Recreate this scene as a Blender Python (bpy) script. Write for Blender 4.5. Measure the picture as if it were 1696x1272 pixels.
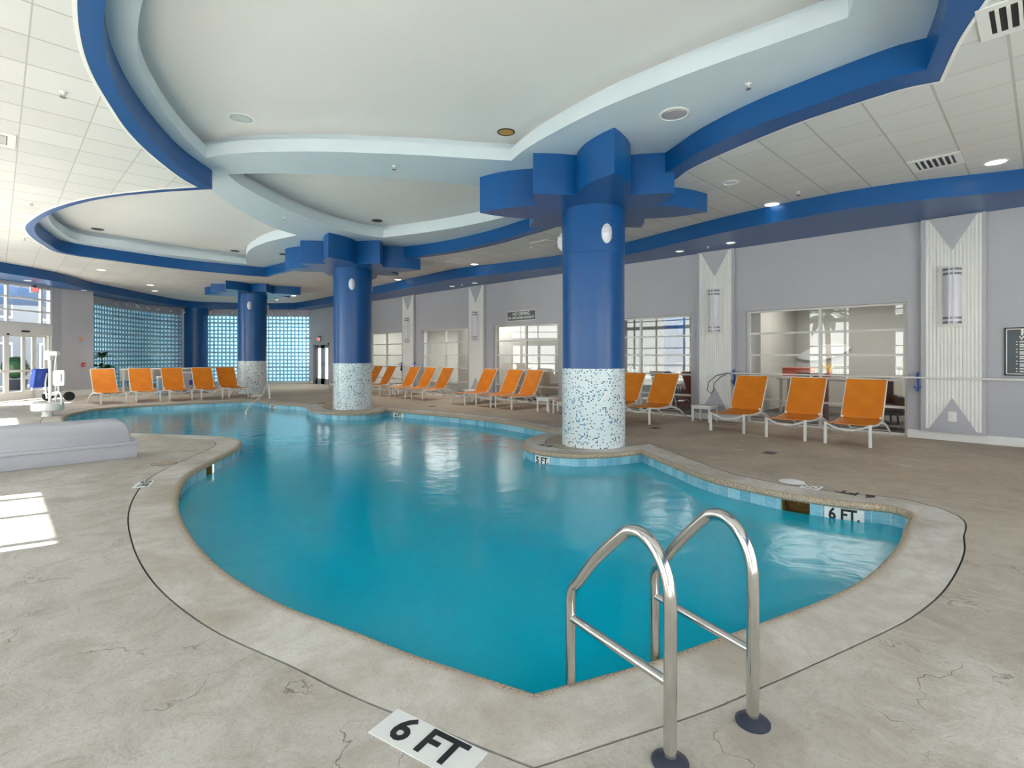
import bpy, bmesh, math, random
from math import sin, cos, pi, radians, atan2, hypot, sqrt
from mathutils import Vector, Matrix
from mathutils.geometry import tessellate_polygon
random.seed(7)
for o in list(bpy.data.objects): bpy.data.objects.remove(o)
S = bpy.context.scene
COL = S.collection

# ------------------------------------------------------------------ camera, world, sun, exposure
# plan axes: +X runs towards the windowed wall, +Y runs along it; the camera stands at the origin
cam = bpy.data.objects.new('camera', bpy.data.cameras.new('camera'))
COL.objects.link(cam)
cam.location = (0, 0, 1.55)
cam.rotation_euler = (radians(90), 0, radians(45.55 - 90))
cam.data.sensor_width = 36.0
cam.data.lens = 870 / 1696 * 36
cam.data.shift_y = -47 / 1696
cam.data.clip_start = 0.02
S.camera = cam

SKY = 5.5
w = bpy.data.worlds.new('sky'); S.world = w; w.use_nodes = True
wn, wl = w.node_tree.nodes, w.node_tree.links
bg = wn['Background']; bg.inputs['Strength'].default_value = SKY
wtc = wn.new('ShaderNodeTexCoord'); wsep = wn.new('ShaderNodeSeparateXYZ'); wr = wn.new('ShaderNodeValToRGB')
wl.new(wtc.outputs['Generated'], wsep.inputs[0]); wl.new(wsep.outputs['Z'], wr.inputs['Fac'])
wr.color_ramp.elements[0].position = 0.0; wr.color_ramp.elements[0].color = (1, 0.985, 0.96, 1)
wr.color_ramp.elements[1].position = 0.6; wr.color_ramp.elements[1].color = (0.84, 0.92, 1, 1)
wl.new(wr.outputs['Color'], bg.inputs['Color'])
sun = bpy.data.objects.new('sun', bpy.data.lights.new('sun', 'SUN')); COL.objects.link(sun)
sun.data.energy = 34.0; sun.data.angle = radians(0.6); sun.data.color = (1, 0.965, 0.90)
_sd = Vector((4.0, -0.85, -3.05)).normalized()
sun.rotation_euler = _sd.to_track_quat('-Z', 'Y').to_euler()
S.view_settings.view_transform = 'Standard'; S.view_settings.look = 'None'
S.view_settings.gamma = 1.0; S.view_settings.use_curve_mapping = False
S.view_settings.exposure = 0.45
S.cycles.max_bounces = 10; S.cycles.diffuse_bounces = 6; S.cycles.glossy_bounces = 4
S.cycles.transparent_max_bounces = 16; S.cycles.transmission_bounces = 6
S.cycles.caustics_reflective = False; S.cycles.caustics_refractive = False
S.cycles.sample_clamp_indirect = 6.0

def daylight_portal(name, loc, sx, sy, direction):
    l = bpy.data.lights.new(name, 'AREA'); l.shape = 'RECTANGLE'; l.size = sx; l.size_y = sy
    l.cycles.is_portal = True
    o = bpy.data.objects.new(name, l); COL.objects.link(o); o.location = loc
    o.rotation_euler = Vector(direction).to_track_quat('-Z', 'Y').to_euler()

# ------------------------------------------------------------------ helpers
def srgb(r, g, b):
    f = lambda c: c / 12.92 if c <= 0.04045 else ((c + 0.055) / 1.055) ** 2.4
    return (f(r / 255), f(g / 255), f(b / 255), 1)

class NT:
    def __init__(s, name):
        s.m = bpy.data.materials.new(name); s.m.use_nodes = True
        s.n = s.m.node_tree.nodes; s.l = s.m.node_tree.links
        s.b = s.n['Principled BSDF']; s.out = s.n['Material Output']
    def new(s, t, **kw):
        x = s.n.new('ShaderNode' + t)
        for k, v in kw.items(): setattr(x, k, v)
        return x
    def link(s, a, b): s.l.new(a, b)
    def val(s, sock, v):
        if isinstance(v, bpy.types.NodeSocket): s.l.new(v, sock)
        else: sock.default_value = v
    def math(s, op, a, b=None, c=None):
        x = s.new('Math', operation=op); s.val(x.inputs[0], a)
        if b is not None: s.val(x.inputs[1], b)
        if c is not None: s.val(x.inputs[2], c)
        return x.outputs[0]
    def mix(s, f, a, b):
        x = s.new('Mix', data_type='RGBA'); s.val(x.inputs[0], f); s.val(x.inputs[6], a); s.val(x.inputs[7], b)
        return x.outputs[2]
    def coord(s, which='Object'):
        return s.new('TexCoord').outputs[which]
    def noise(s, vec, scale, detail=4, rough=0.55, dist=0.0):
        x = s.new('TexNoise'); s.l.new(vec, x.inputs['Vector']); x.inputs['Scale'].default_value = scale
        x.inputs['Detail'].default_value = detail; x.inputs['Roughness'].default_value = rough; x.inputs['Distortion'].default_value = dist
        return x.outputs['Fac']
    def ramp(s, f, p0, c0, p1, c1):
        x = s.new('ValToRGB'); s.l.new(f, x.inputs[0]); e = x.color_ramp.elements
        e[0].position = p0; e[0].color = c0; e[1].position = p1; e[1].color = c1
        return x.outputs[0]
    def bump(s, h, strength=0.3, dist=0.01):
        x = s.new('Bump'); s.l.new(h, x.inputs['Height']); x.inputs['Strength'].default_value = strength; x.inputs['Distance'].default_value = dist
        s.l.new(x.outputs[0], s.b.inputs['Normal']); return x
    def mapping(s, vec, scale=(1, 1, 1), rot=(0, 0, 0)):
        x = s.new('Mapping'); s.l.new(vec, x.inputs[0]); x.inputs['Scale'].default_value = scale; x.inputs['Rotation'].default_value = rot
        return x.outputs[0]

def paint(name, col, rough=0.5, var=0.04, scale=3.0, metallic=0.0, spec=0.5, bump=0.0):
    t = NT(name); c = t.coord()
    n = t.noise(c, scale, 5)
    a = tuple(max(0, x * (1 - var)) for x in col[:3]) + (1,); b = tuple(min(1, x * (1 + var)) for x in col[:3]) + (1,)
    t.link(t.ramp(n, 0.3, a, 0.7, b), t.b.inputs['Base Color'])
    t.b.inputs['Roughness'].default_value = rough; t.b.inputs['Metallic'].default_value = metallic
    t.b.inputs['Specular IOR Level'].default_value = spec
    if bump: t.bump(t.noise(c, 60, 3), bump, 0.002)
    return t.m

M = {}
M['blue'] = paint('blue_paint', srgb(1, 77, 140), 0.33, 0.05, 1.2)
M['pale_blue'] = paint('pale_blue_paint', srgb(203, 215, 223), 0.6, 0.02)
M['dome'] = paint('dome_white_paint', srgb(229, 226, 224), 0.7, 0.015, 1)
M['wall'] = paint('lavender_grey_paint', srgb(180, 180, 188), 0.6, 0.03, 0.8)
M['white'] = paint('white_paint', srgb(235, 235, 232), 0.45, 0.02)
M['white_trim'] = paint('white_trim', srgb(228, 227, 225), 0.4, 0.03, 2)
M['alu'] = paint('white_coated_metal', srgb(222, 222, 218), 0.35, 0.03, 4)
M['steel'] = paint('brushed_steel', srgb(205, 203, 198), 0.16, 0.04, 25, metallic=1.0)
M['dark_metal'] = paint('dark_metal', srgb(70, 72, 80), 0.35, 0.05, 8, metallic=0.6)
M['black'] = paint('black_plastic', srgb(24, 24, 26), 0.5, 0.1)
M['grey_frame'] = paint('grey_door_paint', srgb(158, 158, 166), 0.45, 0.03)
M['plastic'] = paint('white_plastic', srgb(232, 232, 228), 0.4, 0.03, 5)
M['box_grey'] = paint('pale_grey_vinyl', srgb(182, 182, 191), 0.5, 0.03, 2)
M['blue_plastic'] = paint('blue_plastic', srgb(35, 70, 170), 0.4, 0.05)
M['sign_grey'] = paint('charcoal_sign', srgb(92, 99, 104), 0.5, 0.04)
M['ink'] = paint('black_ink', srgb(30, 31, 34), 0.6, 0.05)
M['band_grey'] = paint('sconce_band_metal', srgb(128, 128, 138), 0.3, 0.05, 8, metallic=0.4)
M['red'] = paint('red_paint', srgb(190, 40, 45), 0.5, 0.05)
M['leaf'] = paint('green_leaf', srgb(38, 78, 40), 0.5, 0.3, 12)
M['bark'] = paint('brown_bark', srgb(112, 92, 72), 0.85, 0.2, 8)
M['wood_red'] = paint('red_brown_wood', srgb(110, 42, 34), 0.45, 0.2, 6)
M['beige'] = paint('beige_upholstery', srgb(205, 190, 172), 0.8, 0.05, 10)
M['room_grey'] = paint('back_room_paint', srgb(196, 195, 188), 0.6, 0.03, 1)
M['room_floor'] = paint('dark_carpet', srgb(88, 84, 80), 0.9, 0.25, 14)
M['ground'] = paint('outdoor_concrete', srgb(226, 222, 212), 0.9, 0.06, 1)
M['yellow'] = paint('yellow_paint', srgb(222, 182, 30), 0.5, 0.05)
M['terracotta'] = paint('orange_red_paint', srgb(206, 96, 66), 0.6, 0.06)
M['amber'] = paint('amber_lens', srgb(190, 140, 40), 0.35, 0.1)
M['chrome_baffle'] = paint('silver_baffle', srgb(215, 215, 212), 0.25, 0.02, 3, metallic=0.5)
M['sconce_glass'] = paint('frosted_glass', srgb(226, 224, 236), 0.4, 0.02)
M['escutcheon'] = paint('blue_black_flange', srgb(42, 48, 66), 0.35, 0.1)
M['brown'] = paint('skimmer_throat', srgb(120, 92, 40), 0.6, 0.3, 20)

def emit(name, col, s):
    t = NT(name); e = t.new('Emission'); e.inputs[0].default_value = col; e.inputs[1].default_value = s
    t.link(e.outputs[0], t.out.inputs[0]); return t.m
M['lamp'] = emit('lit_lamp_lens', (1, 0.96, 0.9, 1), 3.5)
M['lamp_dim'] = emit('dim_lamp_lens', (1, 0.97, 0.92, 1), 0.9)
M['exit_red'] = emit('lit_exit_letters', (1, 0.08, 0.08, 1), 2.2)

def m_deck(name, tan=True, cracks=True):
    t = NT(name); c = t.coord()
    big = t.noise(c, 0.55, 6, 0.62, 0.6); mid = t.noise(c, 3.2, 8, 0.68, 0.8); fine = t.noise(c, 38, 6, 0.7)
    col = t.ramp(big, 0.32, srgb(178, 170, 159), 0.68, srgb(216, 211, 203))
    if tan:   # the deck along the windows takes a warmer tan
        sx = t.new('SeparateXYZ'); t.link(c, sx.inputs[0])
        k = t.math('ADD', sx.outputs[0], t.math('MULTIPLY', sx.outputs[1], 0.12)); k = t.math('ADD', k, t.math('MULTIPLY', mid, 2.0))
        r = t.new('MapRange'); t.link(k, r.inputs[0]); r.inputs[1].default_value = 2.2; r.inputs[2].default_value = 9.5
        col = t.mix(r.outputs[0], col, t.ramp(big, 0.32, srgb(160, 142, 120), 0.7, srgb(192, 175, 152)))
    col = t.mix(t.ramp(mid, 0.46, (0, 0, 0, 1), 0.72, (0.7, 0.7, 0.7, 1)), col, srgb(158, 146, 130))
    st = t.noise(t.mapping(c, (5.5, 1.8, 3), (0, 0, 0.7)), 1.0, 6, 0.7, 1.2)
    col = t.mix(t.ramp(st, 0.55, (0, 0, 0, 1), 0.7, (0.35, 0.35, 0.35, 1)), col, srgb(226, 224, 220))
    col = t.mix(t.ramp(fine, 0.5, (0, 0, 0, 1), 0.72, (0.45, 0.45, 0.45, 1)), col, srgb(150, 140, 126))
    h = t.math('ADD', t.math('MULTIPLY', mid, 0.8), t.math('MULTIPLY', fine, 0.35))
    if cracks:
        v = t.new('TexVoronoi', feature='DISTANCE_TO_EDGE'); v.inputs['Scale'].default_value = 1.25
        va = t.new('VectorMath', operation='ADD'); nz = t.new('TexNoise'); nz.inputs['Scale'].default_value = 2.6; nz.inputs['Detail'].default_value = 6
        t.link(c, nz.inputs['Vector']); t.link(c, va.inputs[0])
        vs = t.new('VectorMath', operation='SCALE'); t.link(nz.outputs['Color'], vs.inputs[0]); vs.inputs['Scale'].default_value = 0.9
        t.link(vs.outputs[0], va.inputs[1]); t.link(va.outputs[0], v.inputs['Vector'])
        line = t.ramp(v.outputs['Distance'], 0.0, (1, 1, 1, 1), 0.007, (0, 0, 0, 1))
        gate = t.ramp(t.noise(c, 1.6, 3), 0.5, (0, 0, 0, 1), 0.62, (0.6, 0.6, 0.6, 1))
        lm = t.math('MULTIPLY', line, gate)
        col = t.mix(lm, col, srgb(112, 102, 92))
        h = t.math('SUBTRACT', h, lm)
    t.link(col, t.b.inputs['Base Color']); t.b.inputs['Roughness'].default_value = 0.62
    t.bump(h, 0.8, 0.02)
    return t.m
M['deck'] = m_deck('stamped_concrete')
def m_coping():
    t = NT('coping_concrete'); c = t.coord()
    big = t.noise(c, 1.1, 7, 0.65, 0.7); mid = t.noise(c, 7, 6, 0.7); sp = t.noise(c, 70, 3, 0.7)
    col = t.mix(t.ramp(mid, .45, (0, 0, 0, 1), .75, (.5, .5, .5, 1)), t.ramp(big, 0.34, srgb(174, 163, 148), 0.64, srgb(218, 213, 205)), srgb(166, 152, 134))
    col = t.mix(t.ramp(sp, 0.52, (0, 0, 0, 1), 0.75, (.4, .4, .4, 1)), col, srgb(150, 138, 122))
    uv = t.new('UVMap'); sx = t.new('SeparateXYZ'); t.link(uv.outputs[0], sx.inputs[0])
    edge = t.new('MapRange'); t.link(t.math('ADD', sx.outputs[1], t.math('MULTIPLY', mid, 0.08)), edge.inputs[0])
    edge.inputs[1].default_value = 0.125; edge.inputs[2].default_value = 0.075; edge.inputs[3].default_value = 0; edge.inputs[4].default_value = 0.85
    col = t.mix(edge.outputs[0], col, t.ramp(sp, 0.4, srgb(132, 108, 82), 0.62, srgb(206, 190, 164)))
    t.link(col, t.b.inputs['Base Color']); t.b.inputs['Roughness'].default_value = 0.65
    t.bump(t.math('ADD', t.math('MULTIPLY', mid, 0.6), t.math('MULTIPLY', sp, 0.4)), 0.5, 0.012)
    return t.m
M['coping'] = m_coping()

def m_tileband():
    t = NT('waterline_tile'); uv = t.new('UVMap'); sx = t.new('SeparateXYZ'); t.link(uv.outputs[0], sx.inputs[0])
    u = t.math('DIVIDE', sx.outputs[0], 0.152); v = t.math('DIVIDE', t.math('ADD', sx.outputs[1], 0.225), 0.152)
    fu = t.math('FRACT', u); fv = t.math('FRACT', v)
    e = t.math('MINIMUM', t.math('MINIMUM', fu, t.math('SUBTRACT', 1, fu)), t.math('MINIMUM', fv, t.math('SUBTRACT', 1, fv)))
    g = t.math('LESS_THAN', e, 0.025)
    cv = t.new('CombineXYZ'); t.link(t.math('FLOOR', u), cv.inputs[0]); t.link(t.math('FLOOR', v), cv.inputs[1])
    wn_ = t.new('TexWhiteNoise', noise_dimensions='2D'); t.link(cv.outputs[0], wn_.inputs['Vector'])
    col = t.ramp(wn_.outputs['Value'], 0.0, srgb(96, 170, 196), 1.0, srgb(150, 206, 222))
    n = t.noise(t.mapping(t.coord(), (1, 1, 6)), 9, 5)
    col = t.mix(t.ramp(n, 0.4, (0, 0, 0, 1), 0.7, (0.35, 0.35, 0.35, 1)), col, srgb(190, 226, 234))
    t.link(t.mix(g, col, srgb(206, 214, 212)), t.b.inputs['Base Color']); t.b.inputs['Roughness'].default_value = 0.18
    return t.m
M['tile'] = m_tileband()

def schlick(t, f0, normal=None):
    lw = t.new('LayerWeight'); lw.inputs['Blend'].default_value = 0.5
    if normal is not None: t.link(normal, lw.inputs['Normal'])
    return t.math('ADD', t.math('MULTIPLY', t.math('POWER', lw.outputs['Facing'], 5.0), 1 - f0), f0)
def m_water():
    t = NT('pool_water'); t.n.remove(t.b)
    c = t.coord()
    n1 = t.noise(t.mapping(c, (1.6, 1.6, 1)), 1.5, 3, 0.5, 0.6); n2 = t.noise(c, 7, 4, 0.5)
    bp = t.new('Bump'); bp.inputs['Strength'].default_value = 0.22; bp.inputs['Distance'].default_value = 0.035
    t.link(t.math('ADD', n1, t.math('MULTIPLY', n2, 0.13)), bp.inputs['Height'])
    gl = t.new('BsdfGlossy'); gl.inputs['Roughness'].default_value = 0.15; t.link(bp.outputs[0], gl.inputs['Normal'])
    gl.inputs['Color'].default_value = (0.9, 0.95, 1, 1)
    tr = t.new('BsdfTransparent'); tr.inputs[0].default_value = (0.12, 0.68, 0.76, 1)
    df = t.new('BsdfDiffuse'); df.inputs[0].default_value = srgb(0, 180, 206)
    m1 = t.new('MixShader'); m1.inputs[0].default_value = 0.84; t.link(tr.outputs[0], m1.inputs[1]); t.link(df.outputs[0], m1.inputs[2])
    m2 = t.new('MixShader'); t.link(schlick(t, 0.03, bp.outputs[0]), m2.inputs[0]); t.link(m1.outputs[0], m2.inputs[1]); t.link(gl.outputs[0], m2.inputs[2])
    t.link(m2.outputs[0], t.out.inputs[0]); return t.m
M['water'] = m_water()
M['plaster'] = paint('pool_plaster', srgb(150, 205, 214), 0.7, 0.06, 1.5)

def m_glass(name, refl, tint=(0.93, 0.95, 0.95, 1)):
    t = NT(name); t.n.remove(t.b)
    gl = t.new('BsdfGlossy'); gl.inputs['Roughness'].default_value = 0.0
    tr = t.new('BsdfTransparent'); tr.inputs[0].default_value = tint
    m = t.new('MixShader'); t.link(schlick(t, 0.04 + refl), m.inputs[0])
    t.link(tr.outputs[0], m.inputs[1]); t.link(gl.outputs[0], m.inputs[2]); t.link(m.outputs[0], t.out.inputs[0]); return t.m
M['glass'] = m_glass('window_glass', 0.025)
M['clear'] = m_glass('clear_glass', 0.0)

def m_block():
    t = NT('glass_block'); t.n.remove(t.b)
    uv = t.new('UVMap'); sx = t.new('SeparateXYZ'); t.link(uv.outputs[0], sx.inputs[0])
    du = t.math('ABSOLUTE', t.math('SUBTRACT', sx.outputs[0], 0.5)); dv = t.math('ABSOLUTE', t.math('SUBTRACT', sx.outputs[1], 0.5))
    r = t.math('MAXIMUM', du, dv)
    n = t.noise(t.coord(), 22, 3, 0.6, 1.5)
    k = t.math('ADD', r, t.math('MULTIPLY', t.math('SUBTRACT', n, 0.5), 0.35))
    rp = t.new('ValToRGB'); t.link(k, rp.inputs[0]); e = rp.color_ramp.elements
    e[0].position = 0.22; e[0].color = (0.44, 0.60, 0.64, 1); e[1].position = 0.5; e[1].color = (0.02, 0.16, 0.27, 1)
    m = e.new(0.35); m.color = (0.13, 0.36, 0.46, 1)
    tl = t.new('BsdfTranslucent'); t.link(rp.outputs[0], tl.inputs[0])
    df = t.new('BsdfDiffuse'); t.link(rp.outputs[0], df.inputs[0])
    gl = t.new('BsdfGlossy'); gl.inputs['Roughness'].default_value = 0.15
    a = t.new('MixShader'); a.inputs[0].default_value = 0.35; t.link(tl.outputs[0], a.inputs[1]); t.link(df.outputs[0], a.inputs[2])
    b = t.new('MixShader'); b.inputs[0].default_value = 0.1; t.link(a.outputs[0], b.inputs[1]); t.link(gl.outputs[0], b.inputs[2])
    t.link(b.outputs[0], t.out.inputs[0]); return t.m
M['block'] = m_block()
def m_mortar():
    t = NT('block_mortar'); t.n.remove(t.b); a = t.new('BsdfTranslucent'); a.inputs[0].default_value = (.42, .5, .52, 1); d = t.new('BsdfDiffuse'); d.inputs[0].default_value = srgb(206, 216, 220)
    m = t.new('MixShader'); m.inputs[0].default_value = .5; t.link(a.outputs[0], m.inputs[1]); t.link(d.outputs[0], m.inputs[2]); t.link(m.outputs[0], t.out.inputs[0]); return t.m
M['mortar'] = m_mortar()
M['mortar_paint'] = paint('block_mortar', srgb(196, 212, 218), 0.8, 0.06, 5)

def m_mosaic():
    t = NT('mosaic_tile'); sx = t.new('SeparateXYZ'); t.link(t.coord(), sx.inputs[0])
    ang = t.math('ARCTAN2', sx.outputs[1], sx.outputs[0])
    u = t.math('DIVIDE', t.math('MULTIPLY', ang, 0.55), 0.024); v = t.math('DIVIDE', sx.outputs[2], 0.024)
    fu = t.math('FRACT', u); fv = t.math('FRACT', v)
    e = t.math('MINIMUM', t.math('MINIMUM', fu, t.math('SUBTRACT', 1, fu)), t.math('MINIMUM', fv, t.math('SUBTRACT', 1, fv)))
    cv = t.new('CombineXYZ'); t.link(t.math('FLOOR', u), cv.inputs[0]); t.link(t.math('FLOOR', v), cv.inputs[1])
    wn_ = t.new('TexWhiteNoise', noise_dimensions='2D'); t.link(cv.outputs[0], wn_.inputs['Vector'])
    cr = t.new('ValToRGB'); cr.color_ramp.interpolation = 'CONSTANT'; t.link(wn_.outputs['Value'], cr.inputs[0]); el = cr.color_ramp.elements
    el[0].position = 0; el[0].color = srgb(226, 236, 238); el[1].position = 0.84; el[1].color = srgb(120, 178, 204)
    x = el.new(0.5); x.color = srgb(220, 232, 235)
    x = el.new(0.885); x.color = srgb(58, 116, 156); x = el.new(0.95); x.color = srgb(40, 78, 112)
    t.link(t.mix(t.math('LESS_THAN', e, 0.06), cr.outputs[0], srgb(216, 222, 222)), t.b.inputs['Base Color'])
    t.b.inputs['Roughness'].default_value = 0.25; return t.m
M['mosaic'] = m_mosaic()

def m_ceiling():
    t = NT('ceiling_tile'); c = t.coord(); sx = t.new('SeparateXYZ'); t.link(c, sx.inputs[0])
    def grid(s, ph, wd):
        f = t.math('FRACT', t.math('DIVIDE', t.math('SUBTRACT', s, ph - 6.1), 0.61))
        return t.math('LESS_THAN', t.math('MINIMUM', f, t.math('SUBTRACT', 1, f)), wd)
    gx = grid(sx.outputs[0], 0.205, 0.011); gy = grid(sx.outputs[1], 0.855, 0.02)
    g = t.math('MAXIMUM', gx, gy)
    n = t.noise(c, 1.5, 3)
    cell = t.new('CombineXYZ')
    t.link(t.math('FLOOR', t.math('DIVIDE', t.math('SUBTRACT', sx.outputs[0], 0.205), 0.61)), cell.inputs[0])
    t.link(t.math('FLOOR', t.math('DIVIDE', t.math('SUBTRACT', sx.outputs[1], 0.855), 0.61)), cell.inputs[1])
    wn_ = t.new('TexWhiteNoise', noise_dimensions='2D'); t.link(cell.outputs[0], wn_.inputs['Vector'])
    col = t.ramp(t.math('ADD', t.math('MULTIPLY', n, 0.5), t.math('MULTIPLY', wn_.outputs['Value'], 0.5)), 0.2, srgb(204, 204, 203), 0.8, srgb(214, 214, 213))
    t.link(t.mix(g, col, srgb(178, 177, 174)), t.b.inputs['Base Color']); t.b.inputs['Roughness'].default_value = 0.85
    h = t.math('SUBTRACT', t.math('MULTIPLY', t.noise(c, 120, 3), 0.15), g); t.bump(h, 0.3, 0.01); return t.m
M['ceiling'] = m_ceiling()

def m_sling():
    t = NT('orange_mesh_sling'); c = t.coord()
    wv = t.new('TexWave', wave_type='BANDS', bands_direction='Y'); wv.inputs['Scale'].default_value = 60; t.link(c, wv.inputs['Vector'])
    n = t.noise(c, 2.5, 4)
    t.link(t.ramp(n, 0.3, srgb(214, 118, 8), 0.7, srgb(230, 138, 22)), t.b.inputs['Base Color'])
    t.b.inputs['Roughness'].default_value = 0.55; t.bump(wv.outputs['Fac'], 0.15, 0.002); return t.m
M['sling'] = m_sling()

# ------------------------------------------------------------------ mesh collector
class MB:
    def __init__(s): s.v = []; s.f = []; s.uv = []
    def add(s, vs, fs, uvs=None):
        k = len(s.v); s.v += [tuple(p) for p in vs]; s.f += [tuple(i + k for i in f) for f in fs]
        s.uv += uvs if uvs else [None] * len(fs)
        return s
    def box(s, x0, x1, y0, y1, z0, z1, T=None):
        vs = [Vector((x, y, z)) for z in (z0, z1) for y in (y0, y1) for x in (x0, x1)]
        if T: vs = [T @ p for p in vs]
        return s.add(vs, [(0, 2, 3, 1), (4, 5, 7, 6), (0, 1, 5, 4), (2, 6, 7, 3), (0, 4, 6, 2), (1, 3, 7, 5)])
    def rbox(s, x0, x1, y0, y1, z0, z1, r=0.01, seg=2, T=None):
        bm = bmesh.new(); bmesh.ops.create_cube(bm, size=1)
        for v in bm.verts: v.co = Vector(((x0 + x1) / 2 + v.co.x * (x1 - x0), (y0 + y1) / 2 + v.co.y * (y1 - y0), (z0 + z1) / 2 + v.co.z * (z1 - z0)))
        bmesh.ops.bevel(bm, geom=bm.edges[:], offset=r, segments=seg, affect='EDGES', profile=0.5)
        bm.verts.index_update(); vs = [v.co.copy() for v in bm.verts]
        if T: vs = [T @ p for p in vs]
        s.add(vs, [[v.index for v in f.verts] for f in bm.faces]); bm.free(); return s
    def tube(s, pts, r, n=8, caps=True, flat=None):
        P = [Vector(p) for p in pts]; rings = []; up = None
        for i, p in enumerate(P):
            t = (P[min(i + 1, len(P) - 1)] - P[max(i - 1, 0)]).normalized()
            if up is None:
                up = Vector((0, 0, 1)) if abs(t.z) < 0.9 else Vector((1, 0, 0))
                if flat: up = Vector(flat)
            a = t.cross(up).normalized(); b = a.cross(t).normalized(); up = b
            if isinstance(r, tuple): rr = r
            else: rr = (r, r)
            if n == 4: ring = [p + a * rr[0] * x + b * rr[1] * y for x, y in ((1, 1), (-1, 1), (-1, -1), (1, -1))]
            else: ring = [p + a * rr[0] * cos(2 * pi * k / n) + b * rr[1] * sin(2 * pi * k / n) for k in range(n)]
            rings.append(ring)
        vs = [q for ring in rings for q in ring]; fs = []
        for i in range(len(P) - 1):
            for k in range(n):
                k2 = (k + 1) % n; fs.append((i * n + k, i * n + k2, (i + 1) * n + k2, (i + 1) * n + k))
        if caps: fs.append(tuple(range(n - 1, -1, -1))); fs.append(tuple(range((len(P) - 1) * n, len(P) * n)))
        return s.add(vs, fs)
    def lathe(s, prof, n=32, c=(0, 0, 0), caps=True, T=None):
        vs = [Vector((c[0] + r * cos(2 * pi * k / n), c[1] + r * sin(2 * pi * k / n), c[2] + z)) for r, z in prof for k in range(n)]
        if T: vs = [T @ p for p in vs]
        fs = []
        for i in range(len(prof) - 1):
            for k in range(n):
                k2 = (k + 1) % n; fs.append((i * n + k, i * n + k2, (i + 1) * n + k2, (i + 1) * n + k))
        if caps:
            fs.append(tuple(range(n - 1, -1, -1))); fs.append(tuple(range((len(prof) - 1) * n, len(prof) * n)))
        return s.add(vs, fs)
    def poly(s, outer, holes=(), z=0.0, flip=False):
        loops = [[Vector((p[0], p[1], 0)) for p in l] for l in (outer, *holes)]
        tris = tessellate_polygon(loops); flat = [p for l in loops for p in l]
        fs = []
        for a, b, c in tris:
            ar = (flat[b] - flat[a]).cross(flat[c] - flat[a]).z
            if abs(ar) < 1e-9: continue
            fs.append((a, b, c) if (ar > 0) != flip else (a, c, b))
        return s.add([(p.x, p.y, z) for p in flat], fs)
    def wallstrip(s, pts, z0, z1, closed=True, uv=False):
        n = len(pts); vs = [(p[0], p[1], z0) for p in pts] + [(p[0], p[1], z1) for p in pts]
        m = n if closed else n - 1
        return s.add(vs, [(i, (i + 1) % n, n + (i + 1) % n, n + i) for i in range(m)])
    def prism(s, pts, z0, z1):
        s.poly(pts, z=z0, flip=True); s.poly(pts, z=z1); return s.wallstrip(pts, z0, z1)
    def build(s, name, mat, parent=None, smooth=35, loc=None, recalc=True):
        me = bpy.data.meshes.new(name); me.from_pydata(s.v, [], s.f)
        if any(s.uv):
            ul = me.uv_layers.new(name='UVMap'); li = 0
            for f, u in zip(s.f, s.uv):
                for k in range(len(f)):
                    if u: ul.data[li].uv = u[k]
                    li += 1
        bm = bmesh.new(); bm.from_mesh(me); bmesh.ops.remove_doubles(bm, verts=bm.verts, dist=1e-5)
        if recalc: bmesh.ops.recalc_face_normals(bm, faces=bm.faces)
        bm.to_mesh(me); bm.free()
        if smooth:
            me.polygons.foreach_set('use_smooth', [True] * len(me.polygons)); me.set_sharp_from_angle(angle=radians(smooth))
        me.materials.append(mat)
        o = bpy.data.objects.new(name, me); COL.objects.link(o)
        if parent: o.parent = parent
        if loc: o.location = loc
        return o

def tag(o, label, cat, group=None, kind=None):
    o['label'] = label; o['category'] = cat
    if group: o['group'] = group
    if kind: o['kind'] = kind
    return o
def thing(name, label, cat, loc=(0, 0, 0), rz=0.0, group=None):
    o = bpy.data.objects.new(name, None); COL.objects.link(o); o.location = loc; o.rotation_euler = (0, 0, rz)
    o.empty_display_size = 0.1
    return tag(o, label, cat, group)
def struct(name, loc=(0, 0, 0), rz=0.0):
    o = bpy.data.objects.new(name, None); COL.objects.link(o); o.location = loc; o.rotation_euler = (0, 0, rz); o['kind'] = 'structure'
    return o
def S_(o): o['kind'] = 'structure'; return o
def dup(root, label, loc=None, rz=None, group=None):
    def cp(o, parent):
        c = o.copy(); COL.objects.link(c)
        if parent: c.parent = parent
        for ch in list(KIDS.get(o.name, [])): KIDS.setdefault(c.name, []).append(cp(ch, c))
        return c
    KIDS.clear()
    for o in bpy.data.objects:
        if o.parent: KIDS.setdefault(o.parent.name, []).append(o)
    r = cp(root, None); r['label'] = label
    if loc: r.location = loc
    if rz is not None: r.rotation_euler = (0, 0, rz)
    if group: r['group'] = group
    return r
KIDS = {}

def text_mesh(s, size, bold=0.0, depth=0.002, align='CENTER'):
    cu = bpy.data.curves.new('lettering', 'FONT'); cu.body = s; cu.size = size; cu.align_x = align; cu.align_y = 'CENTER'
    cu.offset = bold * size; cu.extrude = depth; cu.resolution_u = 3; cu.space_line = 1.0
    t = bpy.data.objects.new('lettering', cu); COL.objects.link(t)
    dg = bpy.context.evaluated_depsgraph_get(); dg.update()
    me = bpy.data.meshes.new_from_object(t.evaluated_get(dg)); bpy.data.objects.remove(t); bpy.data.curves.remove(cu)
    return me
def letters(s, size, mat, parent, T, bold=0.015, align='CENTER', name='lettering', sx=1.0):
    me = text_mesh(s, size, bold, align=align); me.materials.clear(); me.materials.append(mat)
    me.transform(T @ Matrix.Diagonal((sx, 1, 1, 1)))
    o = bpy.data.objects.new(name, me); COL.objects.link(o); o.parent = parent; return o

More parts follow.
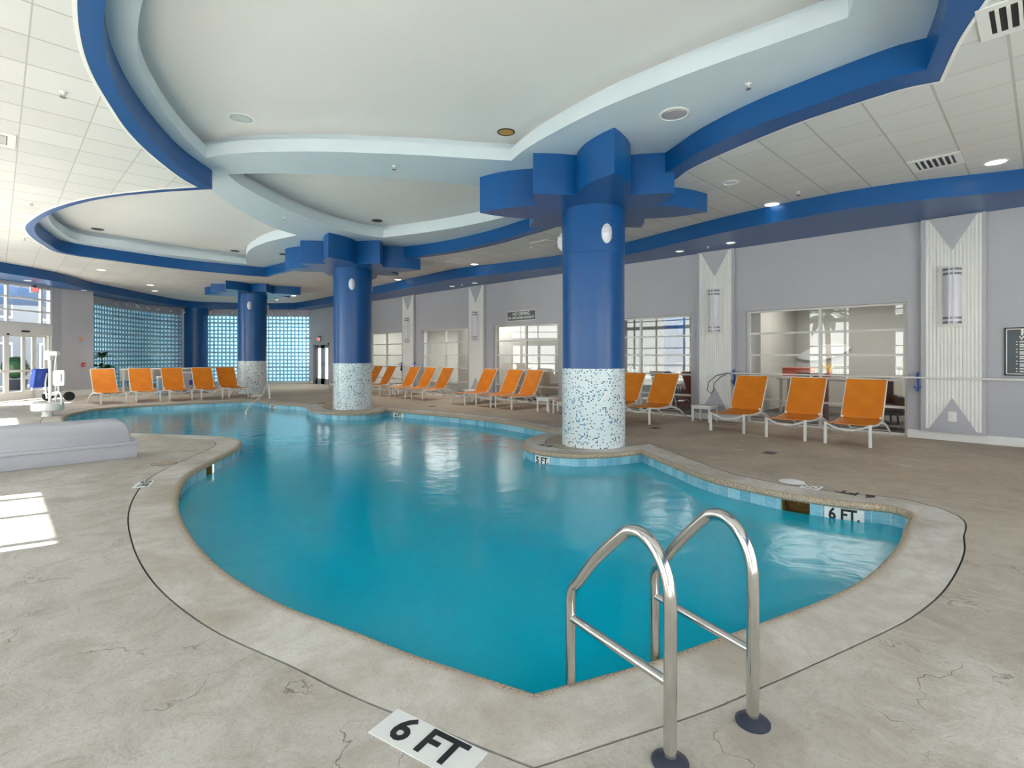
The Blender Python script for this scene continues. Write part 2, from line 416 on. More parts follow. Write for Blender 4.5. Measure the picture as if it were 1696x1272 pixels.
def spline(pts, step=0.08):
    """Catmull-Rom through the points (open), resampled densely."""
    P = [Vector((p[0], p[1])) for p in pts]
    if len(P) == 2: P2 = [P[0] * 2 - P[1]] + P + [P[1] * 2 - P[0]]
    else: P2 = [P[0] * 2 - P[1]] + P + [P[-1] * 2 - P[-2]]
    out = []
    for i in range(1, len(P2) - 2):
        a, b, c, d = P2[i - 1:i + 3]
        ta, tb, tc = [max(1e-4, (q - p).length ** 0.5) for p, q in ((a, b), (b, c), (c, d))]
        m1 = ((b - a) / ta - (c - a) / (ta + tb) + (c - b) / tb) * tb
        m2 = ((c - b) / tb - (d - b) / (tb + tc) + (d - c) / tc) * tb
        n = max(2, int((c - b).length / step))
        for k in range(n):
            t = k / n
            out.append((2 * t**3 - 3 * t**2 + 1) * b + (t**3 - 2 * t**2 + t) * m1 + (-2 * t**3 + 3 * t**2) * c + (t**3 - t**2) * m2)
    out.append(P[-1]); return out
def closed(*segs, step=0.08):
    """Join open spline segments (each starting where the last ended) into one loop."""
    out = []
    for s in segs: out += spline(s, step)[:-1]
    return out
def area(l): return sum(l[i - 1][0] * l[i][1] - l[i][0] * l[i - 1][1] for i in range(len(l))) / 2
def offset(l, d):
    """Offset a closed loop outwards by d (mitred, limited)."""
    n = len(l); sg = 1 if area(l) > 0 else -1; out = []
    for i in range(n):
        a, b, c = Vector(l[i - 1][:2]), Vector(l[i][:2]), Vector(l[(i + 1) % n][:2])
        u = (b - a).normalized(); v = (c - b).normalized()
        nu = Vector((u.y, -u.x)) * sg; nv = Vector((v.y, -v.x)) * sg
        m = nu + nv
        if m.length < 1e-5: m = nu
        m.normalize(); k = max(0.45, m.dot(nu)); out.append(b + m * (d / k))
    return out
def untangle(l):
    """Cut small self-crossing loops out of an offset curve."""
    n = len(l); i = 0; res = []; pts = [Vector(p) for p in l]
    def cross(p, q, r, s):
        d1 = q - p; d2 = s - r; den = d1.x * d2.y - d1.y * d2.x
        if abs(den) < 1e-12: return None
        t = ((r.x - p.x) * d2.y - (r.y - p.y) * d2.x) / den; u = ((r.x - p.x) * d1.y - (r.y - p.y) * d1.x) / den
        return p + d1 * t if 0 < t < 1 and 0 < u < 1 else None
    while i < n:
        res.append(pts[i]); hit = None
        for j in range(min(i + 60, n - 2), i + 1, -1):
            x = cross(pts[i], pts[(i + 1) % n], pts[j], pts[(j + 1) % n])
            if x is not None: hit = (j, x); break
        if hit: res.append(hit[1]); i = hit[0] + 1
        else: i += 1
    return res

# ------------------------------------------------------------------ the pool
K1 = (1.78, 1.67); K2 = (6.42, 19.54); K3 = (6.98, 16.2); K4 = (8.02, 13.4); K5 = (8.2, 7.1); K6 = (7.53, 4.65)
POOL = closed(
    [K1, (1.69, 1.94), (1.56, 2.34), (1.45, 2.78), (1.3, 3.32), (1.23, 3.75), (1.19, 4.22), (1.19, 4.75), (1.22, 5.26), (1.3, 6.0), (1.41, 6.6),
     (1.58, 7.25), (1.77, 7.8), (2.05, 8.3), (2.48, 8.95), (3.0, 9.75), (3.2, 10.35), (3.19, 10.85), (2.98, 11.35), (2.35, 12.3), (1.85, 13.1),
     (1.4, 14.1), (1.16, 15.2), (1.15, 16.4), (1.32, 17.8), (1.85, 19.2), (2.8, 19.95), (4.26, 19.98), K2],
    [K2, (6.5, 18.17), (6.88, 16.8), K3],
    [K3, (6.72, 15.75), (6.5, 15.09), (6.42, 14.27), (6.66, 13.4), (7.25, 13.0), (7.7, 13.12), K4],
    [K4, (8.28, 12.07), (8.52, 10.59), (8.55, 8.98), (8.36, 7.8), K5],
    [K5, (7.6, 7.03), (6.95, 6.78), (6.45, 6.28), (6.29, 5.8), (6.49, 5.2), (7.05, 4.8), K6],
    [K6, (6.99, 3.85), (6.5, 3.02), (6.35, 2.34), (6.34, 1.97), (6.46, 1.38), (6.56, 1.13), (6.44, 0.98), (5.86, 0.92), (5.41, 0.88), (4.49, 0.9), (3.99, 0.97),
     (3.77, 1.02), (3.24, 1.17), (2.57, 1.37), (2.35, 1.44), K1], step=0.07)
WATER_Z = -0.2
GROOVE_I = untangle(offset(POOL, 0.415)); GROOVE_O = untangle(offset(POOL, 0.428))
XW, YB, XL, YF = 12.4, -4.5, -3.6, 36.0
room = [(XL, YB), (13.2, YB), (13.2, YF), (XL, YF)]
S_(MB().poly(room, [GROOVE_O], z=0).build('floor', M['deck'], smooth=0))
g = MB(); _a = offset(POOL, 0.34); _b = offset(POOL, 0.47)
g.add([(p.x, p.y, -0.016) for p in _a + _b], [(i, (i + 1) % len(_a), len(_a) + (i + 1) % len(_a), len(_a) + i) for i in range(len(_a))])
g.wallstrip(_b, -0.016, -0.0004); g.wallstrip(_a, -0.016, -0.0004); S_(g.build('trim_coping_joint', M['ink'], smooth=0))
# coping: flat band with a worn bullnose lip
prof = [(0.0415, 0.0), (0.03, -0.002), (0.014, -0.01), (0.004, -0.028), (0.0, -0.05), (0.006, -0.068), (0.03, -0.078)]
cp = MB(); n = len(POOL); top_in = offset(POOL, 0.0415)
cp.poly(GROOVE_I, [offset(POOL, 0.17)], z=0.0); cp.uv = [[(0, 0.3)] * 3 for _ in cp.f]
# finer cross bands near the lip carry the wear mask (v = distance from the lip)
bands = [(0.17, 0.0), (0.12, 0.0), (0.08, 0.0), (0.0415, 0.0)] + prof[1:]
rings = [offset(POOL, o) for o, z in bands]
for bi in range(len(bands) - 1):
    vs = [(p[0], p[1], bands[bi][1]) for p in rings[bi]] + [(p[0], p[1], bands[bi + 1][1]) for p in rings[bi + 1]]
    fs = [(i, (i + 1) % n, n + (i + 1) % n, n + i) for i in range(n)]
    v0, v1 = bands[bi][0], bands[bi + 1][0]
    cp.add(vs, fs, [[(0, v0), (0, v0), (0, v1), (0, v1)]] * n)
cp.wallstrip(GROOVE_I, -0.014, 0.0)
S_(cp.build('trim_coping', M['coping'], smooth=50))
# tile band, broken by two skimmer mouths
arc = [0.0]
for i in range(n): arc.append(arc[-1] + (POOL[(i + 1) % n] - POOL[i]).length)
def near_i(x, y): return min(range(n), key=lambda i: (POOL[i][0] - x) ** 2 + (POOL[i][1] - y) ** 2)
SK = [near_i(6.36, 2.0), near_i(2.3, 8.65)]
wall_l = offset(POOL, 0.03); tb = MB()
skip = set()
for s in SK:
    for k in range(-2, 2): skip.add((s + k) % n)
for i in range(n):
    if i in skip: continue
    p, q = wall_l[i], wall_l[(i + 1) % n]
    tb.add([(p[0], p[1], -0.36), (q[0], q[1], -0.36), (q[0], q[1], -0.075), (p[0], p[1], -0.075)], [(0, 1, 2, 3)],
           [[(arc[i], -0.36), (arc[i + 1], -0.36), (arc[i + 1], -0.075), (arc[i], -0.075)]])
S_(tb.build('trim_waterline_tile', M['tile'], smooth=50))
S_(MB().wallstrip(wall_l, -1.9, -0.3).poly(wall_l, z=-1.9).build('pool_basin', M['plaster']))
tag(MB().poly(offset(POOL, 0.029), z=WATER_Z).build('water', M['water'], recalc=False), 'turquoise rippling water filling the free-form indoor pool', 'water', kind='stuff')

def frame_at(i, off=0.03):
    """Matrix on the pool wall at outline index i: x along the wall, y up, z towards the water."""
    a, b = wall_l[i - 1], wall_l[(i + 1) % n]; t = (b - a).normalized(); sg = 1 if area(POOL) > 0 else -1
    nin = Vector((-t.y, t.x)) * sg
    z = Vector((nin.x, nin.y, 0)); y = Vector((0, 0, 1)); x = y.cross(z)
    m = Matrix((x, y, z)).transposed().to_4x4(); m.translation = Vector((wall_l[i][0], wall_l[i][1], 0)); return m
for s, lab in zip(SK, ['skimmer opening in the tile band near the large 6 FT. tile', 'shaded skimmer opening under the coping of the left peninsula']):
    T = frame_at(s); sk = thing('pool_skimmer', lab, 'pool skimmer', T.translation)
    L = T.copy(); L.translation = Vector((0, 0, 0)); hw = 0.15
    b = MB()
    for bx in ((-hw, hw, -0.36, -0.34, -0.3, -0.02), (-hw, hw, -0.09, -0.075, -0.3, -0.02), (-hw, -hw + .015, -0.36, -0.075, -0.3, -0.02), (hw - .015, hw, -0.36, -0.075, -0.3, -0.02), (-hw, hw, -0.36, -0.075, -0.3, -0.285)):
        b.box(*bx, T=L)
    b.build('throat', M['brown'], sk)
    b = MB().box(-hw + .02, hw - .02, -0.3, -0.14, -0.16, -0.145, T=L @ Matrix.Rotation(0.25, 4, 'X')); b.build('weir_flap', M['brown'], sk)

def depth_tile(x, y, txt, label, w=0.46, size=0.15, group='depth marker tiles on the pool wall', sx=0.9):
    i = near_i(x, y); T = frame_at(i); o = thing('depth_marker', label, 'pool depth marker', T.translation, group=group)
    L = T.copy(); L.translation = Vector((0, 0, 0))
    MB().box(-w / 2, w / 2, -0.232, -0.08, 0.0, 0.006, T=L).build('tile', M['white'], o)
    letters(txt, size, M['ink'], o, L @ Matrix.Translation((0, -0.155, 0.0075)), 0.028, sx=sx)
depth_tile(6.42, 1.5, '6 FT.', 'large white 6 FT. tile on the pool wall right of the ladder', 0.36, 0.17, sx=0.82)
depth_tile(6.33, 5.75, '5 FT.', 'white 5 FT. tile on the round base of the nearest column', 0.3, 0.14)
depth_tile(8.12, 12.9, '4 FT', 'white 4 FT tile on the pool wall behind the middle column', 0.42, 0.15)
depth_tile(1.58, 7.3, '5 FT', 'white depth tile seen edge-on on the left curve of the pool wall', 0.36, 0.13)
depth_tile(6.52, 18.0, '3 FT', 'small white depth tile on far pool wall beside the stair rail', 0.36, 0.14)
depth_tile(1.36, 17.9, '3 FT', 'small white depth tile on the far-left pool wall near the lift', 0.36, 0.14)

def deck_marker(x, y, txt, up, label, w=0.34, h=0.16, plate=True, size=0.15):
    o = thing('deck_depth_marker', label, 'deck depth marker', (x, y, 0), atan2(up[1], up[0]) - pi / 2, 'depth markers set in the deck')
    if plate: MB().box(-w / 2, w / 2, -h / 2, h / 2, -0.004, 0.003).build('tile', M['white'], o)
    letters(txt, size, M['ink'], o, Matrix.Translation((0, 0, 0.0045)), 0.02)
    return o
deck_marker(1.228, 1.742, '6 FT', (0.97, 0.23), 'white 6 FT deck tile at the bottom edge of the photo', 0.48, 0.17, True, 0.185)
deck_marker(1.26, 7.62, '5 FT', (0.93, -0.36), 'worn 5 FT deck marker on left deck beside the coping joint', 0.32, 0.17, True, 0.15)
deck_marker(6.86, 1.5, '6 FT', (-1.0, 0.05), 'black 6 FT lettering on the deck above the large 6 FT. tile', 0.4, 0.2, False, 0.2)
deck_marker(6.75, 6.05, '5 FT', (-0.95, 0.1), 'faint 5 FT lettering on the deck at the nearest column', 0.4, 0.2, False, 0.16)
o = thing('no_diving_tile', 'small no-diving symbol tile in the deck beside black 6 FT lettering', 'no-diving tile', (6.86, 1.95, 0))
MB().box(-.1, .1, -.1, .1, -.004, .003).build('tile', M['white'], o)
MB().lathe([(0.075, .003), (0.085, .003), (0.085, .005), (0.075, .005), (0.075, .003)], 24, caps=False).box(-.075, .075, -.006, .006, .003, .005, T=Matrix.Rotation(0.8, 4, 'Z')).build('symbol', M['ink'], o)
for (x, y, lab) in ((6.97, 2.2, 'round whitish skimmer lid on the right deck near the 6 FT lettering'), (1.72, 8.9, 'round skimmer lid on left deck in front of the grey box')):
    o = thing('skimmer_lid', lab, 'skimmer lid', (x, y, 0))
    MB().lathe([(0.15, -.004), (0.15, .004), (0.14, .006)], 28).build('lid', M['white'] if x > 4 else M['coping'], o)
    MB().lathe([(0.152, -.003), (0.162, -.003), (0.162, .002), (0.152, .002)], 28, caps=False).build('rim', M['dark_metal'], o)
for (x, y, sx, sy, lab) in ((8.8, 3.1, .13, .09, 'rectangular black drain grate in the deck before right-hand loungers'), (9.5, 13.17, .14, .1, 'dark drain in the deck between middle column and loungers'),
                            (10.06, 5.87, .14, .1, 'dark drain in the deck before lounger right of nearest column'), (10.9, 9.13, .13, .09, 'dark drain under the white tables left of nearest column'), (7.6, 16.6, .14, .1, 'dark drain in the deck behind the middle column')):
    o = thing('deck_drain', lab, 'floor drain', (x, y, 0), group='drains in the deck')
    MB().box(-sx, sx, -sy, sy, -.004, .002).build('frame', M['dark_metal'], o)
    b = MB()
    for k in range(7): b.box(-sx * .9, sx * .9, -sy * .85 + k * sy * .27, -sy * .85 + k * sy * .27 + sy * .12, .002, .004)
    b.build('grate', M['black'], o)

# ------------------------------------------------------------------ columns
def star(cx=0, cy=0, z0=4.07, z1=4.7):
    pts = []
    for k in range(8):
        a = k * pi / 4; tip = 2.0 if k % 2 else 1.55; ax = Vector((cos(a), sin(a))); la = Vector((-sin(a), cos(a)))
        h = []
        V0 = (1.08 * cos(pi / 8), 0.41); T_ = (tip, 0.0)
        for q in range(9):
            t = q / 8; x = V0[0] + (T_[0] - V0[0]) * t; y = V0[1] * (1 - t) + (0.26 if k % 2 else 0.07) * V0[1] * 4 * t * (1 - t)
            h.append((x, y))
        side = [ax * x - la * y for x, y in h] + [ax * x + la * y for x, y in reversed(h)][1:]
        pts += side[:-1]
    return [(cx + p.x, cy + p.y) for p in pts]
COLS = [(7.5, 5.6), (7.48, 14.32), (7.58, 23.1)]
def make_column(label, loc):
    o = thing('column', label, 'column', (loc[0], loc[1], 0)); o['kind'] = 'thing'; o['group'] = 'blue poolside columns'
    MB().lathe([(0.548, 0.0), (0.548, 1.33)], 64).build('mosaic_base', M['mosaic'], o)['label'] = 'white mosaic base flecked with blue tiles'
    s = MB().lathe([(0.538, 1.33), (0.538, 3.3), (0.546, 3.302), (0.546, 3.77), (0.55, 3.772), (0.55, 4.1)], 64, caps=False)
    s.build('shaft', M['blue'], o)
    MB().prism(star(), 4.07, 4.7).build('capital', M['blue'], o, smooth=25)['label'] = 'eight-pointed blue star capital'
    return o
c1 = make_column('nearest blue column with mosaic base and star capital', COLS[0])
c2 = dup(c1, 'middle blue column with mosaic base standing on a rounded pool edge', (COLS[1][0], COLS[1][1], 0))
c3 = dup(c1, 'far blue column with mosaic base beside the far-left loungers', (COLS[2][0], COLS[2][1], 0))
o = thing('column', 'plain dark blue column between the two glass block panels', 'column', (7.62, 31.9, 0)); o['kind'] = 'thing'
MB().lathe([(0.55, 0), (0.55, 4.1)], 48).build('shaft', M['blue'], o)
# oval bulkhead lamps, three around each column
def make_bulkhead(label, c, ang):
    o = thing('bulkhead_lamp', label, 'wall lamp', (c[0] + 0.545 * cos(ang), c[1] + 0.545 * sin(ang), 3.58), ang - 0, 'oval lamps on the columns')
    b = MB(); R = Matrix.Rotation(pi / 2, 4, 'Y')
    def ell(p): return [(y, z) for y, z in p]
    vs = []; fs = []; nn = 24; prof_ = [(1.0, 0.0), (1.0, 0.03), (0.92, 0.05)]
    for r, x in prof_:
        for k in range(nn): vs.append((x - .012, 0.088 * r * cos(2 * pi * k / nn), 0.165 * r * sin(2 * pi * k / nn)))
    for i in range(2):
        for k in range(nn): fs.append((i * nn + k, i * nn + (k + 1) % nn, (i + 1) * nn + (k + 1) % nn, (i + 1) * nn + k))
    fs.append(tuple(range(nn - 1, -1, -1))); fs.append(tuple(range(2 * nn, 3 * nn))); b.add(vs, fs); b.build('housing', M['white'], o)
    vs = []; fs = []
    for i, (r, x) in enumerate([(0.8, 0.035), (0.72, 0.065), (0.5, 0.085), (0.02, 0.095)]):
        for k in range(nn): vs.append((x, 0.088 * r * cos(2 * pi * k / nn), 0.165 * r * sin(2 * pi * k / nn)))
    for i in range(3):
        for k in range(nn): fs.append((i * nn + k, i * nn + (k + 1) % nn, (i + 1) * nn + (k + 1) % nn, (i + 1) * nn + k))
    MB().add(vs, fs).build('lens', M['sconce_glass'], o)
    for z in (-.08, 0, .08): MB().tube([(0.045, -.075, z), (0.085, -.045, z), (0.1, 0, z), (0.085, .045, z), (0.045, .075, z)], 0.006, 6).build('guard', M['plastic'], o)
    return o
b1 = make_bulkhead('oval white lamp on the front of the nearest column', COLS[0], radians(240))
for c, a, lab in ((0, 120, 'oval white lamp on the left edge of the nearest column'), (1, 240, 'oval white lamp on the front of the middle column'), (1, 0, 'oval white lamp on the right edge of the middle column'),
                  (2, 240, 'oval white lamp on the front of the far column'), (2, 0, 'oval white lamp on the right edge of the far column')):
    a = radians(a); dup(b1, lab, (COLS[c][0] + 0.545 * cos(a), COLS[c][1] + 0.545 * sin(a), 3.58), a)

# ------------------------------------------------------------------ ceiling
CZ = 4.39
cuspO, cuspI = (2.42, 10.01), (2.62, 9.96)
RING_O = closed(
    [cuspO, (2.21, 9.81), (1.65, 9.0), (1.21, 8.19), (0.9, 7.38), (0.68, 6.71), (0.55, 6.13), (0.45, 5.3), (0.45, 4.4), (0.6, 3.4), (0.95, 2.3), (1.6, 1.3), (2.6, 0.5), (3.8, 0.1), (5.0, 0.15), (6.21, 0.57), (6.95, 0.78)],
    [(6.95, 0.78), (6.87, 1.05), (6.88, 1.44), (6.95, 2.07), (7.08, 2.6), (7.25, 3.14), (7.54, 3.84), (7.83, 4.25), (8.3, 5.3), (8.62, 6.5), (8.83, 7.61), (8.98, 8.64), (9.12, 9.94), (9.04, 11.5), (8.76, 12.77), (8.3, 13.8), (7.6, 15.5), (7.15, 17.2), (7.06, 18.4), (7.0, 19.75)],
    [(7.0, 19.75), (4.68, 19.95), (2.67, 19.6), (1.25, 19.1), (0.83, 18.0), (0.56, 16.84), (0.45, 15.81), (0.54, 14.72), (0.75, 13.5), (1.07, 12.42), (1.41, 11.63), (1.96, 10.67), cuspO])
RING_I = closed(
    [cuspI, (2.0, 9.2), (1.46, 8.25), (1.14, 7.55), (0.92, 6.95), (0.76, 6.35), (0.67, 5.8), (0.62, 5.2), (0.65, 4.4), (0.82, 3.4), (1.2, 2.4), (1.85, 1.5), (2.8, 0.85), (3.9, 0.5), (5.0, 0.5), (6.08, 0.7), (6.58, 0.84)],
    [(6.58, 0.84), (6.53, 1.05), (6.54, 1.4), (6.61, 1.97), (6.68, 2.45), (6.82, 2.97), (7.02, 3.47), (7.37, 4.08), (7.9, 5.2), (8.35, 6.5), (8.58, 7.61), (8.74, 8.64), (8.87, 9.94), (8.8, 11.4), (8.55, 12.6), (8.05, 13.8), (7.4, 15.5), (6.98, 17.2), (6.9, 18.4), (6.85, 19.6)],
    [(6.85, 19.6), (4.68, 19.83), (2.7, 19.48), (1.4, 19.0), (0.97, 17.9), (0.7, 16.8), (0.6, 15.81), (0.66, 14.72), (0.87, 13.5), (1.18, 12.42), (1.52, 11.63), (2.05, 10.75), cuspI])
S_(MB().poly([(XL, YB), (12.7, YB), (12.7, YF), (XL, YF)], [RING_O], z=CZ, flip=True).build('ceiling', M['ceiling'], smooth=0))
rg = MB().poly(RING_O, [RING_I], z=CZ - 0.005, flip=True); rg.wallstrip(RING_O, CZ - 0.005, CZ + 0.1); rg.wallstrip(RING_I, CZ - 0.005, 4.72)
S_(rg.build('trim_ceiling_ring', M['blue'], smooth=25))
tr = MB().poly(offset(RING_O, 0.035), [RING_O], z=CZ - 0.008, flip=True); tr.wallstrip(offset(RING_O, 0.035), CZ - 0.008, CZ + 0.02)
S_(tr.build('trim_ceiling_ring_edge', M['white'], smooth=0))
D1 = closed(
    [(2.37, 9.38), (2.67, 8.84), (3.36, 8.06), (3.77, 7.68), (4.78, 6.88), (5.49, 6.39), (5.93, 6.06)],
    [(5.93, 6.06), (5.76, 5.58), (5.61, 4.85), (5.5, 3.94), (5.5, 3.26), (5.53, 2.61), (5.6, 1.91), (5.66, 1.3)],
    [(5.66, 1.3), (4.8, 1.0), (3.8, 1.05), (2.8, 1.45), (1.9, 2.3), (1.25, 3.5), (0.95, 4.6), (0.93, 5.7), (1.09, 6.82), (1.43, 7.74), (1.86, 8.59), (2.37, 9.38)])
D2 = closed(
    [(2.87, 9.98), (3.17, 9.62), (3.78, 9.05), (4.73, 8.3), (5.49, 7.85), (6.36, 7.42), (7.9, 7.05)],
    [(7.9, 7.05), (8.18, 7.7), (8.24, 8.46), (8.21, 9.2), (8.08, 10.1), (7.8, 11.2), (7.36, 12.4)],
    [(7.36, 12.4), (6.84, 12.5), (5.95, 12.3), (4.5, 11.5), (3.5, 10.7), (3.1, 10.3), (2.87, 9.98)])
D3 = closed(
    [(2.75, 10.85), (2.9, 11.13), (3.81, 12.32), (4.81, 13.31), (5.6, 13.75)],
    [(5.6, 13.75), (5.36, 15.11), (5.36, 16.45), (5.68, 17.9), (6.15, 19.3)],
    [(6.15, 19.3), (4.14, 19.2), (2.6, 18.85), (1.6, 18.6), (1.2, 17.7), (0.95, 16.7), (0.83, 15.7), (0.87, 14.8), (1.08, 13.5), (1.4, 12.5), (1.78, 11.7), (2.25, 11.05), (2.75, 10.85)])
bs = MB().poly(RING_I, [D1, D2, D3], z=4.7, flip=True)
for d in (D1, D2, D3):
    e = untangle(offset(d, 0.15)); bs.wallstrip(d, 4.7, 4.9)
    bs.poly(e, [d], z=4.9); bs.wallstrip(e, 4.9, 5.06)
S_(bs.build('ceiling_cloud_soffit', M['pale_blue'], smooth=25))
S_(MB().poly([(XL - .3, YB - .3), (13.0, YB - .3), (13.0, YF), (XL - .3, YF)], z=5.03, flip=True).build('ceiling_dome', M['dome'], smooth=0))

# wavy blue perimeter soffit
FASC = closed(
    [(11.35, -2.2), (11.3, -1.0), (11.13, 0.25), (10.66, 1.5), (10.47, 2.44), (10.48, 3.43), (10.63, 4.63), (10.88, 5.8), (11.25, 7.3), (11.4, 8.5), (11.36, 9.6), (11.2, 10.83), (11.0, 12.05), (10.8, 12.9), (10.7, 13.93), (10.82, 15.61), (10.98, 17.73), (11.1, 19.6), (11.3, 22.0), (11.45, 24.5), (11.5, 26.8), (11.45, 28.4)],
    [(11.45, 28.4), (10.6, 29.5), (9.4, 30.5), (8.1, 31.2), (7.0, 31.1), (5.4, 29.5), (3.9, 27.5), (2.7, 26.0), (1.57, 23.84), (0.77, 22.87), (0.05, 22.19), (-1.2, 20.4), (-2.3, 17), (-2.6, 12), (-2.4, 6), (-2.6, 0.5), (-2.2, -2.6), (0, -3.5), (5, -3.4), (9, -3.3), (11.35, -2.2)], step=0.15)
pf = MB().poly([(XL, YB), (12.75, YB), (12.75, YF), (XL, YF)], [FASC], z=4.07, flip=True); pf.wallstrip(FASC, 4.07, CZ)
S_(pf.build('trim_perimeter_soffit', M['blue'], smooth=25))

# ------------------------------------------------------------------ right wall, windows, pilasters
WIN = [(1.87, 4.91), (6.24, 9.28), (10.6, 13.6), (14.97, 17.95), (19.33, 22.3)]
DOOR_Y = (26.3, 28.2)
wr_ = MB(); edges_ = [YB]
for a, b in WIN: edges_ += [a, b]
edges_ += [DOOR_Y[0], DOOR_Y[1], 28.75]
for k in range(0, len(edges_), 2):
    a, b = edges_[k], edges_[k + 1] if k + 1 < len(edges_) else edges_[k]
    wr_.box(XW, XW + 0.3, a, b, 0, 5.05)
for a, b in WIN: wr_.box(XW, XW + 0.3, a, b, 2.575, 5.05)
wr_.box(XW, XW + 0.3, DOOR_Y[0], DOOR_Y[1], 2.2, 5.05)
S_(wr_.build('wall_right', M['wall'], smooth=0))
bb = MB(); last = YB
for a, b in WIN + [(DOOR_Y[0], DOOR_Y[1])]:
    bb.box(XW - 0.015, XW + 0.001, last, a, 0, 0.15); last = b
bb.box(XW - 0.015, XW + 0.001, last, 28.7, 0, 0.15)
S_(bb.build('baseboard_right', M['white_trim'], smooth=0))
RZ = [0.02, 0.545, 1.07, 1.565, 2.055, 2.56]
def make_window(k, a, b):
    o = struct('window_%d' % k, (XW + 0.11, (a + b) / 2, 0)); h = (b - a) / 2; f = MB()
    f.box(0, 0.07, -h, -h + 0.06, 0, 2.575).box(0, 0.07, h - 0.06, h, 0, 2.575).box(0, 0.07, -0.03, 0.03, 0, 2.575)
    for z in RZ:
        f.box(0.003, 0.067, -h, h, z - 0.022 if z > .1 else 0, z + 0.022)
    f.build('window_frame', M['alu'], o, smooth=0)
    for s in (-1, 1):
        for q in range(5):
            y0, y1 = (0.03, h - 0.06) if s > 0 else (-h + 0.06, -0.03)
            MB().box(0.03, 0.036, y0, y1, RZ[q] + .02, RZ[q + 1] - .02).build('pane', M['glass'], o, smooth=0)
    return o
for k, (a, b) in enumerate(WIN): make_window(k + 1, a, b)

def make_pilaster(label, y):
    o = thing('wall_pilaster', label, 'wall panel', (XW, y, 0), group='fluted wall panels between windows'); w2 = 0.455
    o['kind'] = 'thing'
    f = MB().box(-0.09, 0.0, -w2, w2, 0.15, 4.069)
    f.build('back_board', M['wall'], o, smooth=0)
    r = MB().box(-.096, -.088, -w2 + .06, w2 - .06, .2, 4.05); nr = 15; pw = 2 * (w2 - .06) / nr
    for k in range(nr):
        y0 = -w2 + .06 + k * pw
        zs = [0.2, .55, 1.15, 1.75, 2.35, 2.95, 3.55, 4.05]
        for z0, z1 in zip(zs[:-1], zs[1:]):
            prof_ = [(-.095, y0 + .005), (-.104, y0 + .009), (-.109, y0 + pw * .3), (-.109, y0 + pw * .7), (-.104, y0 + pw - .009), (-.095, y0 + pw - .005)]
            vs = [(x, y_, z0 + .004) for x, y_ in prof_] + [(x, y_, z1 - .004) for x, y_ in prof_]
            r.add(vs, [(i, i + 1, 7 + i, 6 + i) for i in range(5)] + [(5, 4, 3, 2, 1, 0), (6, 7, 8, 9, 10, 11)])
    r.build('fluted_panel', M['white'], o, smooth=40)
    q = w2 - .06
    def tri(pts):
        b = MB(); vs = [(-.085, y_, z) for y_, z in pts] + [(-.116, y_, z) for y_, z in pts]
        return b.add(vs, [(0, 1, 2), (5, 4, 3), (0, 3, 4, 1), (1, 4, 5, 2), (2, 5, 3, 0)])
    tri([(-q * .86, 4.055), (q * .86, 4.055), (0, 3.45)]).build('triangle', M['wall'], o, smooth=0)['label'] = 'grey inverted triangle at top'
    tri([(-q * .86, 0.19), (q * .86, 0.19), (0, 0.78)]).build('triangle', M['wall'], o, smooth=0)['label'] = 'grey triangle at bottom'
    return o
PIL = [(1.2, 'fluted white wall panel beside the pool rules sign'), (5.59, 'fluted white wall panel right of the nearest column, above a white table'),
       (14.4, 'fluted white wall panel left of the NO DIVING sign window'), (18.79, 'fluted white wall panel nearest the middle column')]
p0 = make_pilaster(PIL[0][1], PIL[0][0])
for y, lab in PIL[1:]: dup(p0, lab, (XW, y, 0))
def make_sconce(label, y):
    o = thing('wall_sconce', label, 'wall lamp', (XW - 0.12, y, 2.62), group='sconces on the fluted panels')
    MB().box(-0.02, 0.0, -.2, .2, -.55, .55).build('back_plate', M['white_trim'], o, smooth=0)
    b = MB(); nn = 10
    pr_ = [(-.02 - .12 * sin(pi * k / nn), -.13 * cos(pi * k / nn)) for k in range(nn + 1)]
    vs = [(x, y_, -.5) for x, y_ in pr_] + [(x, y_, .5) for x, y_ in pr_]; m = nn + 1
    b.add(vs, [(i, i + 1, m + i + 1, m + i) for i in range(nn)] + [tuple(range(m)), tuple(range(2 * m - 1, m - 1, -1))]); b.build('diffuser', M['sconce_glass'], o)
    for z in (-.475, -.395, .395, .475):
        b = MB(); pr2 = [(-.02 - .124 * sin(pi * k / nn), -.134 * cos(pi * k / nn)) for k in range(nn + 1)]
        vs = [(x, y_, z - .019) for x, y_ in pr2] + [(x, y_, z + .019) for x, y_ in pr2]
        b.add(vs, [(i, i + 1, m + i + 1, m + i) for i in range(nn)] + [tuple(range(m)), tuple(range(2 * m - 1, m - 1, -1))])
        b.build('band', M['band_grey'], o)
    for y0 in (-.04, .022): MB().box(-.15, -.135, y0, y0 + .018, -.53, .53).build('vertical_bar', M['alu'], o, smooth=0)
    return o
s0 = make_sconce('half-round wall sconce on the panel beside the pool rules sign', PIL[0][0])
for (y, _), lab in zip(PIL[1:], ('half-round wall sconce right of the nearest column', 'half-round wall sconce left of the NO DIVING sign', 'half-round wall sconce nearest the middle column')):
    dup(s0, lab, (XW - .12, y, 2.62))
# power outlet on the panel
o = thing('power_outlet', 'white outlet plate in the grey triangle of the rightmost panel', 'outlet', (XW - .116, 1.2, 0.45))
MB().rbox(-.008, 0, -.06, .06, -.09, .09, .003).build('plate', M['white'], o); MB().box(-.011, -.008, -.02, .02, .015, .05).box(-.011, -.008, -.02, .02, -.05, -.015).build('socket', M['white_trim'], o, smooth=0)

